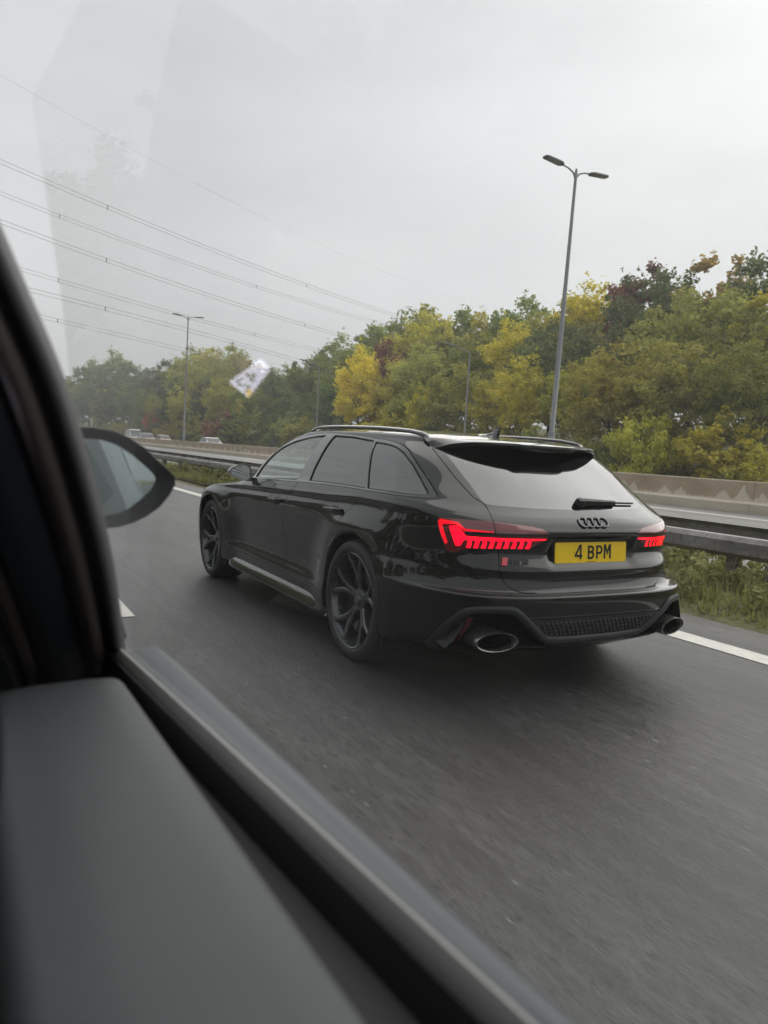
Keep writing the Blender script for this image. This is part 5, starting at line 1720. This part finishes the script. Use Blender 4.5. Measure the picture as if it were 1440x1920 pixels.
def pane_mat():
    t = NT('car_side_glass')
    fr = t.fresnel(1.5)
    dirt = t.noise(t.pos(), 7, 6, .65)
    tr = t.n('BsdfTransparent', {'Color': (.945, .955, .95, 1)})
    gl = t.n('BsdfGlossy', {'Color': (1, 1, 1, 1), 'Roughness': 0.0})
    du = t.n('BsdfTranslucent', {'Color': (.75, .77, .78, 1)})
    m1 = t.n('MixShader', {0: t.rng(dirt, .3, .75, .002, .008), 1: tr.outputs[0], 2: du.outputs[0]})
    mx = t.n('MixShader', {0: t.math('MULTIPLY', fr, .52), 1: m1.outputs[0], 2: gl.outputs[0]})
    return t.surf(mx.outputs[0])
M_PANE = pane_mat()
M_MIRR2 = plain('tinted_mirror_glass', (.50, .57, .57), .02, metal=1.0)
own = empty('own_car', OC(0, .3, -CAM.z))
tag(own, 'car interior in the foreground: grey door top, dark screen pillar, side window and door mirror', 'car')
def own_part(name, mb, mat, sm=True, angle=R(40), parent=None):
    o = mb.build(name, mat, None, sm=sm, angle=angle)
    par = parent or own
    o.parent = par
    base = OC(0, .3, -CAM.z)
    o.data.transform(Matrix.Translation(-base) if parent is None else Matrix.Translation(-base))
    return o
def strip_along(prof, path, frames):
    return MB().sweep(prof, path, frames)
PLX = lambda y, z: .2 + .0833 * (.98 - y) - .41 * (z + .285)        # the window plane
# -- door card: shelf with rounded edges, running along the car
ys = [.955, .945, .93, .90, .8, .6, .4, .2, 0, -.3, -.8]
vs = []; prof = None
for i, y in enumerate(ys):
    d = [.030, .012, .004, 0, 0, 0, 0, 0, 0, 0, 0][i]
    xo = .168 + .012 * (.92 - y) * 1.0
    xo = .166 + .018 * max(0, (.92 - y))
    P = [(xo + .008, -.40 - d), (xo + .010, -.310 - d), (xo + .009, -.296 - d), (xo + .004, -.288 - d), (xo - .004, -.285 - d), (xo - .03, -.284 - d), (xo - .09, -.286 - d), (.042, -.290 - d), (.031, -.297 - d), (.024, -.312 - d), (.022, -.34 - d), (.045, -.42 - d), (.05, -.9)]
    for x, z in P: vs.append(OC(x, y, z))
k = len(P)
fs = [(i * k + j, i * k + j + 1, (i + 1) * k + j + 1, (i + 1) * k + j) for i in range(len(ys) - 1) for j in range(k - 1)] + [tuple(range(k))]
own_part('door_card', MB().add(vs, fs), M_DCARD)
# -- slot strips blackened for the gap's shade, and the grey seal by the glass
def sill_strip(prof, mat, name, dz=0.0, flare=0.0):
    yy = [1.06, 1.0, .9, .7, .5, .3, .1, -.2, -.8]
    vs = []
    for y in yy:
        x = PLX(y, -.285)
        fl = flare * max(0, min(1, (y - .15) / .85))
        for u, v in prof: vs.append(OC(x + u + (fl if u > .004 else 0), y, -.285 + v + dz))
    k = len(prof)
    fs = [(i * k + j, i * k + (j + 1) % k, (i + 1) * k + (j + 1) % k, (i + 1) * k + j) for i in range(len(yy) - 1) for j in range(k)] + [tuple(range(k))]
    return own_part(name, MB().add(vs, fs), mat)
sill_strip([(-.075, -.06), (-.02, -.06), (-.012, -.035), (-.075, -.045)], M_BLK, 'slot_shade_floor')
sill_strip([(-.013, -.05), (-.013, -.012), (-.010, -.003), (-.006, .002), (-.002, .001), (-.001, -.05)], M_RUBB, 'window_seal')
sill_strip([(-.030, -.06), (-.017, -.06), (-.0135, -.010), (-.016, -.010)], M_BLK, 'slot_shade_wall')
sill_strip([(.003, -.06), (.003, -.012), (.008, -.006), (.016, -.007), (.026, -.014), (.042, -.05), (.06, -.14), (.075, -.42), (.06, -.42)], M_OUTER, 'outer_door_skin', flare=.035)
# -- screen pillar built from the strips one sees side by side
pil = [(.230, 1.155, -.40), (.207, 1.083, -.322), (.161, .918, -.177), (.133, .845, -.094), (.103, .791, -.011), (.077, .762, .057), (.050, .745, .113), (.022, .725, .172), (-.015, .69, .24), (-.05, .64, .30)]
pp = [Vector(p) for p in pil]
sm_ = []
for i in range(len(pp) - 1):
    p0, p1, p2, p3 = pp[max(i - 1, 0)], pp[i], pp[i + 1], pp[min(i + 2, len(pp) - 1)]
    for t in (0, .25, .5, .75): sm_.append(.5 * ((2 * p1) + (p2 - p0) * t + (2 * p0 - 5 * p1 + 4 * p2 - p3) * t * t + (3 * p1 - p0 - 3 * p2 + p3) * t ** 3))
sm_.append(pp[-1])
for _ in range(3): sm_ = [sm_[0]] + [(sm_[i - 1] + 2 * sm_[i] + sm_[i + 1]) / 4 for i in range(1, len(sm_) - 1)] + [sm_[-1]]
def pillar_strip(name, mat, u0, u1, depth, bulge, n=6):
    """u: metres inboard of the window edge; depth: metres towards the cabin"""
    vs = []
    for i, p in enumerate(sm_):
        tg = (sm_[min(i + 1, len(sm_) - 1)] - sm_[max(i - 1, 0)]).normalized()
        view = (-p).normalized()
        e = tg.cross(view).normalized()
        if e.x > 0: e = -e
        e = (e + Vector((0, .25, 0))).normalized()
        f = tg.cross(e).normalized()
        if f.dot(view) < 0: f = -f
        ring = []
        for j in range(n + 1):
            t = j / n
            ring.append((u0 + (u1 - u0) * t, depth + bulge * math.sin(math.pi * t)))
        ring += [(u1, depth - .03), (u0, depth - .03)]
        for u, v in ring: vs.append(OC(*(p + e * u + f * v)))
    k = n + 3
    fs = [(i * k + j, i * k + (j + 1) % k, (i + 1) * k + (j + 1) % k, (i + 1) * k + j) for i in range(len(sm_) - 1) for j in range(k)] + [tuple(range(k)), tuple((len(sm_) - 1) * k + j for j in range(k))]
    return own_part(name, MB().add(vs, fs), mat, angle=R(50))
pillar_strip('window_frame', M_GREYE, .001, .014, .002, .004)
pillar_strip('pillar_seal', M_BLK, .014, .024, -.004, .0)
pillar_strip('pillar_bead', M_BEAD, .024, .046, .006, .008)
pillar_strip('pillar_seal', M_BLK, .046, .054, -.002, .0)
pillar_strip('pillar_trim', M_PIL, .054, .105, .002, .006)
pillar_strip('pillar_seal', M_BLK, .105, .114, -.004, .0)
pillar_strip('pillar_bead', M_BEAD, .114, .132, .004, .006)
pillar_strip('pillar_cover', M_PIL, .132, .150, .0, .006)
# -- side window
PNX = lambda y, z: .2 + .0833 * (.98 - y) - .27 * (z + .285)        # the glass itself stands steeper than the frame
flat = [OC(PNX(y, z), y, z) for y, z in ((1.20, -.40), (1.12, -.20), (.98, .0), (.88, .14), (.80, .30), (-.8, .30), (-.8, -.40))]
own_part('side_window', MB().add(flat, [tuple(range(len(flat)))]), M_PANE, sm=False)
# -- door mirror
mo = [(.06, -.012), (.0900, -.004), (.1169, .001), (.1417, .0068), (.1709, .0078), (.2009, .0049), (.224, -.0033), (.2479, -.0181), (.2683, -.0367), (.2849, -.0509), (.2959, -.0613), (.2971, -.0737), (.2886, -.0905), (.2745, -.1089), (.2548, -.1239), (.2352, -.1338), (.2159, -.1403), (.1892, -.1435), (.15, -.144), (.10, -.142), (.06, -.13)]
mi = [(.075, -.022), (.098, -.013), (.120, -.009), (.142, -.0055), (.1674, -.0017), (.1897, -.0028), (.2127, -.0103), (.2363, -.0259), (.2565, -.0437), (.2680, -.0550), (.2725, -.0620), (.2733, -.0693), (.2657, -.086), (.2502, -.1026), (.2309, -.1192), (.2200, -.1245), (.2079, -.129), (.1851, -.1322), (.15, -.133), (.10, -.131), (.075, -.12)]
mi = [(.165 + (x - .165) * .93, -.070 + (z + .070) * .88) for x, z in mi]
n = len(mo); vs = []
for P, y, sc in ((mi, 1.205, 1.0), (mi, 1.198, 1.01), (mo, 1.192, .985), (mo, 1.200, 1.0), (mo, 1.225, 1.0), (mo, 1.26, .95), (mo, 1.30, .80), (mo, 1.325, .5)):
    for x, z in P: vs.append(OC(.17 + (x - .17) * sc, y, -.07 + (z + .07) * sc))
fs = [(i * n + j, i * n + (j + 1) % n, (i + 1) * n + (j + 1) % n, (i + 1) * n + j) for i in range(7) for j in range(n)] + [tuple(7 * n + j for j in range(n))]
mbm = MB().add(vs, fs)
mbm.tube([OC(.15, 1.24, -.12), OC(.17, 1.2, -.20), OC(.19, 1.14, -.30)], [.035, .03, .03], 10)
hs = own_part('door_mirror', mbm, M_HOUS, angle=R(45))
vs = [OC(x, 1.204 + .010 * (x - .17) * 0, z) for x, z in mi]
rotm = Matrix.Translation(OC(.17, 1.204, -.07)) @ Matrix.Rotation(R(-5.0), 4, 'Z') @ Matrix.Rotation(R(-1.5), 4, 'X') @ Matrix.Translation(-OC(.17, 1.204, -.07))
own_part('mirror_glass', MB().add([rotm @ v for v in vs], [tuple(range(n))]), M_MIRR2, sm=False, parent=hs)
# -- the rest of the cabin, which shades what one sees: roof, screen, dash, far side, floor, seats
own_part('roof_lining', MB().box(OC(-1.28, -1.5, .285), OC(-.03, .50, .30)), M_LINING, sm=False)
own_part('windscreen', MB().add([OC(-1.18, .50, .29), OC(-.06, .50, .29), OC(.10, 1.15, -.20), OC(-1.34, 1.15, -.20)], [(0, 1, 2, 3)]), M_PANE, sm=False)
bonn = MB().add([OC(-1.38, 1.12, -.20), OC(.12, 1.12, -.20), OC(.10, 2.1, -.36), OC(-1.36, 2.1, -.36), OC(.0, 2.35, -.62), OC(-1.26, 2.35, -.62), OC(.20, 1.10, -.95), OC(.18, 2.1, -.95), OC(-1.46, 1.10, -.95), OC(-1.44, 2.1, -.95), OC(0, 2.35, -.95), OC(-1.26, 2.35, -.95)], [(0, 1, 2, 3), (3, 2, 4, 5), (1, 6, 7, 2), (0, 3, 9, 8), (2, 7, 10, 4), (3, 5, 11, 9), (4, 10, 11, 5)])
own_part('bonnet', bonn, M_OUTER, sm=False)
own_part('dashboard', MB().add([OC(-1.30, 1.10, -.24), OC(.03, 1.10, -.24), OC(.03, .62, -.30), OC(-1.30, .62, -.30), OC(.03, .55, -.40), OC(-1.30, .55, -.40), OC(.03, .70, -.80), OC(-1.30, .70, -.80)], [(0, 1, 2, 3), (3, 2, 4, 5), (5, 4, 6, 7)]), M_BLK, sm=False)
own_part('cabin_floor', MB().box(OC(-1.35, -1.5, -1.0), OC(.10, 1.1, -.97)), M_CARPET, sm=False)
own_part('far_door', MB().add([OC(-1.40, .9, -.29), OC(-1.40, -1.5, -.29), OC(-1.36, -1.5, -1.0), OC(-1.36, .9, -1.0)], [(0, 1, 2, 3)]), M_DCARD, sm=False)
own_part('far_window', MB().add([OC(-1.40, .9, -.29), OC(-1.40, -.2, -.29), OC(-1.27, -.2, .28), OC(-1.27, .5, .28)], [(0, 1, 2, 3)]), M_PANE, sm=False)
own_part('rear_pillar', MB().add([OC(-1.40, -.2, -.29), OC(-1.40, -1.5, -.29), OC(-1.27, -1.5, .28), OC(-1.27, -.2, .28), OC(.30, -1.5, -.29), OC(.04, -1.5, .28), OC(.30, -1.5, -1.0), OC(-1.36, -1.5, -1.0)], [(0, 1, 2, 3), (1, 4, 5, 2), (1, 7, 6, 4)]), M_LINING, sm=False)
for x in (-.32, -1.02):
    st_ = own_part('seat', MB().box(OC(x - .25, -.25, -.80), OC(x + .25, .28, -.62)), M_SEAT, sm=False)
    own_part('backrest', MB().box(OC(x - .24, -.42, -.70), OC(x + .24, -.26, -.02)), M_SEAT, sm=False, parent=st_)
# outside of the rear door, seen in the door mirror
def side_skin(y0, y1, z0, z1, mat, name, out=.0):
    q = [OC(PLX(y, -.285) - .41 * max(0, z + .285) + .055 * min(1, max(0, (-.29 - z) / .2)) + out, y, z) for y, z in ((y0, z0), (y1, z0), (y1, z1), (y0, z1))]
    own_part(name, MB().add(q, [(0, 1, 2, 3)]), mat, sm=False)
side_skin(-.06, -.86, -.28, .22, M_FGLASS, 'rear_side_window', .004)
side_skin(-.06, .02, -.30, .30, M_BLK, 'centre_pillar', .006)
side_skin(-.80, -.90, -.30, .30, M_BLK, 'rear_window_frame', .006)
side_skin(.0, -1.6, -.31, -.28, M_BLK, 'waist_moulding', .010)
side_skin(.0, -1.9, -.95, -.30, M_OUTER, 'rear_door_skin', .004)
side_skin(.0, -1.5, .22, .30, M_OUTER, 'roof_edge', .004)

# a small unseen tag, made to glow so the side window mirrors it
tagc = [Vector(p) for p in ((.003, .797, -.0066), (-.035, .779, .0024), (-.038, .775, -.0125), (-.006, .789, -.0296))]
tn = (tagc[1] - tagc[0]).cross(tagc[3] - tagc[0]).normalized()
if tn.y > 0: tn = -tn
def tag_glow_mat(name, col, st):
    t = NT(name)
    return t.pbr(Base_Color=(.02, .02, .02), Roughness=.2, Emission_Color=tuple(col), Emission_Strength=st)
M_TAGF = tag_glow_mat('glowing_tag_face', (.80, .76, .97), 3.2); M_YEL = tag_glow_mat('glowing_yellow_patch', (.95, .62, .12), 3.0)
M_INK = plain('dark_digits', (.02, .015, .03), .4)
def tq(u, v, o=0.0):
    a = tagc[0].lerp(tagc[1], u); b = tagc[3].lerp(tagc[2], u)
    return OC(*(b.lerp(a, v) + tn * o))
gtag = empty('glowing_tag', OC(*tagc[3]))
tag(gtag, 'small unseen tag showing 42, made to glow for its image in the side window', 'screen')
def gtag_part(name, mb, mat):
    o = mb.build(name, mat, None); o.parent = gtag; o.data.transform(Matrix.Translation(-OC(*tagc[3]))); return o
body = [tq(u, v, o) for o in (-.0006, -.010) for u, v in ((-.04, -.06), (1.04, -.06), (1.04, 1.06), (-.04, 1.06))]
gtag_part('tag_back', MB().add(body, [(0, 1, 2, 3), (7, 6, 5, 4), (0, 4, 5, 1), (1, 5, 6, 2), (2, 6, 7, 3), (3, 7, 4, 0)]), M_BLK)
gtag_part('tag_face', MB().add([tq(0, 0), tq(1, 0), tq(1, 1), tq(0, 1)], [(0, 1, 2, 3)]), M_TAGF)
def tag_strokes(paths, w):
    mb = MB()
    for P in paths:
        for (a, b), (c, d) in zip(P[:-1], P[1:]):
            e = Vector((c - a, (d - b) * .55)); e.normalize(); nx, ny = -e.y * w, e.x * w * 1.8
            mb.add([tq(a + nx, b + ny, .0006), tq(c + nx, d + ny, .0006), tq(c - nx, d - ny, .0006), tq(a - nx, b - ny, .0006)], [(0, 1, 2, 3)])
    return mb
gtag_part('digits', tag_strokes([[(.44, .25), (.44, .85), (.60, .45), (.38, .45)], [(.29, .70), (.25, .83), (.16, .83), (.11, .68), (.28, .25), (.08, .25)]], .026), M_INK)
gtag_part('yellow_patch', MB().add([tq(.03, .02, .0005), tq(.20, .02, .0005), tq(.20, .20, .0005), tq(.03, .20, .0005)], [(0, 1, 2, 3)]), M_YEL)
# ================================================================== damp air between here and the wood
mh = bpy.data.materials.new('damp_air'); mh.use_nodes = True
mh.node_tree.nodes.clear()
vo = mh.node_tree.nodes.new('ShaderNodeOutputMaterial'); vp = mh.node_tree.nodes.new('ShaderNodeVolumePrincipled')
vp.inputs['Color'].default_value = (.93, .95, .96, 1); vp.inputs['Density'].default_value = .0013; vp.inputs['Anisotropy'].default_value = .2
mh.node_tree.links.new(vp.outputs['Volume'], vo.inputs['Volume'])
hz = MB().box((-440, -320, -1.2), (440, 640, 52)).build('haze', mh)
tag(hz, 'thin damp haze over the whole motorway', 'haze', kind='stuff')
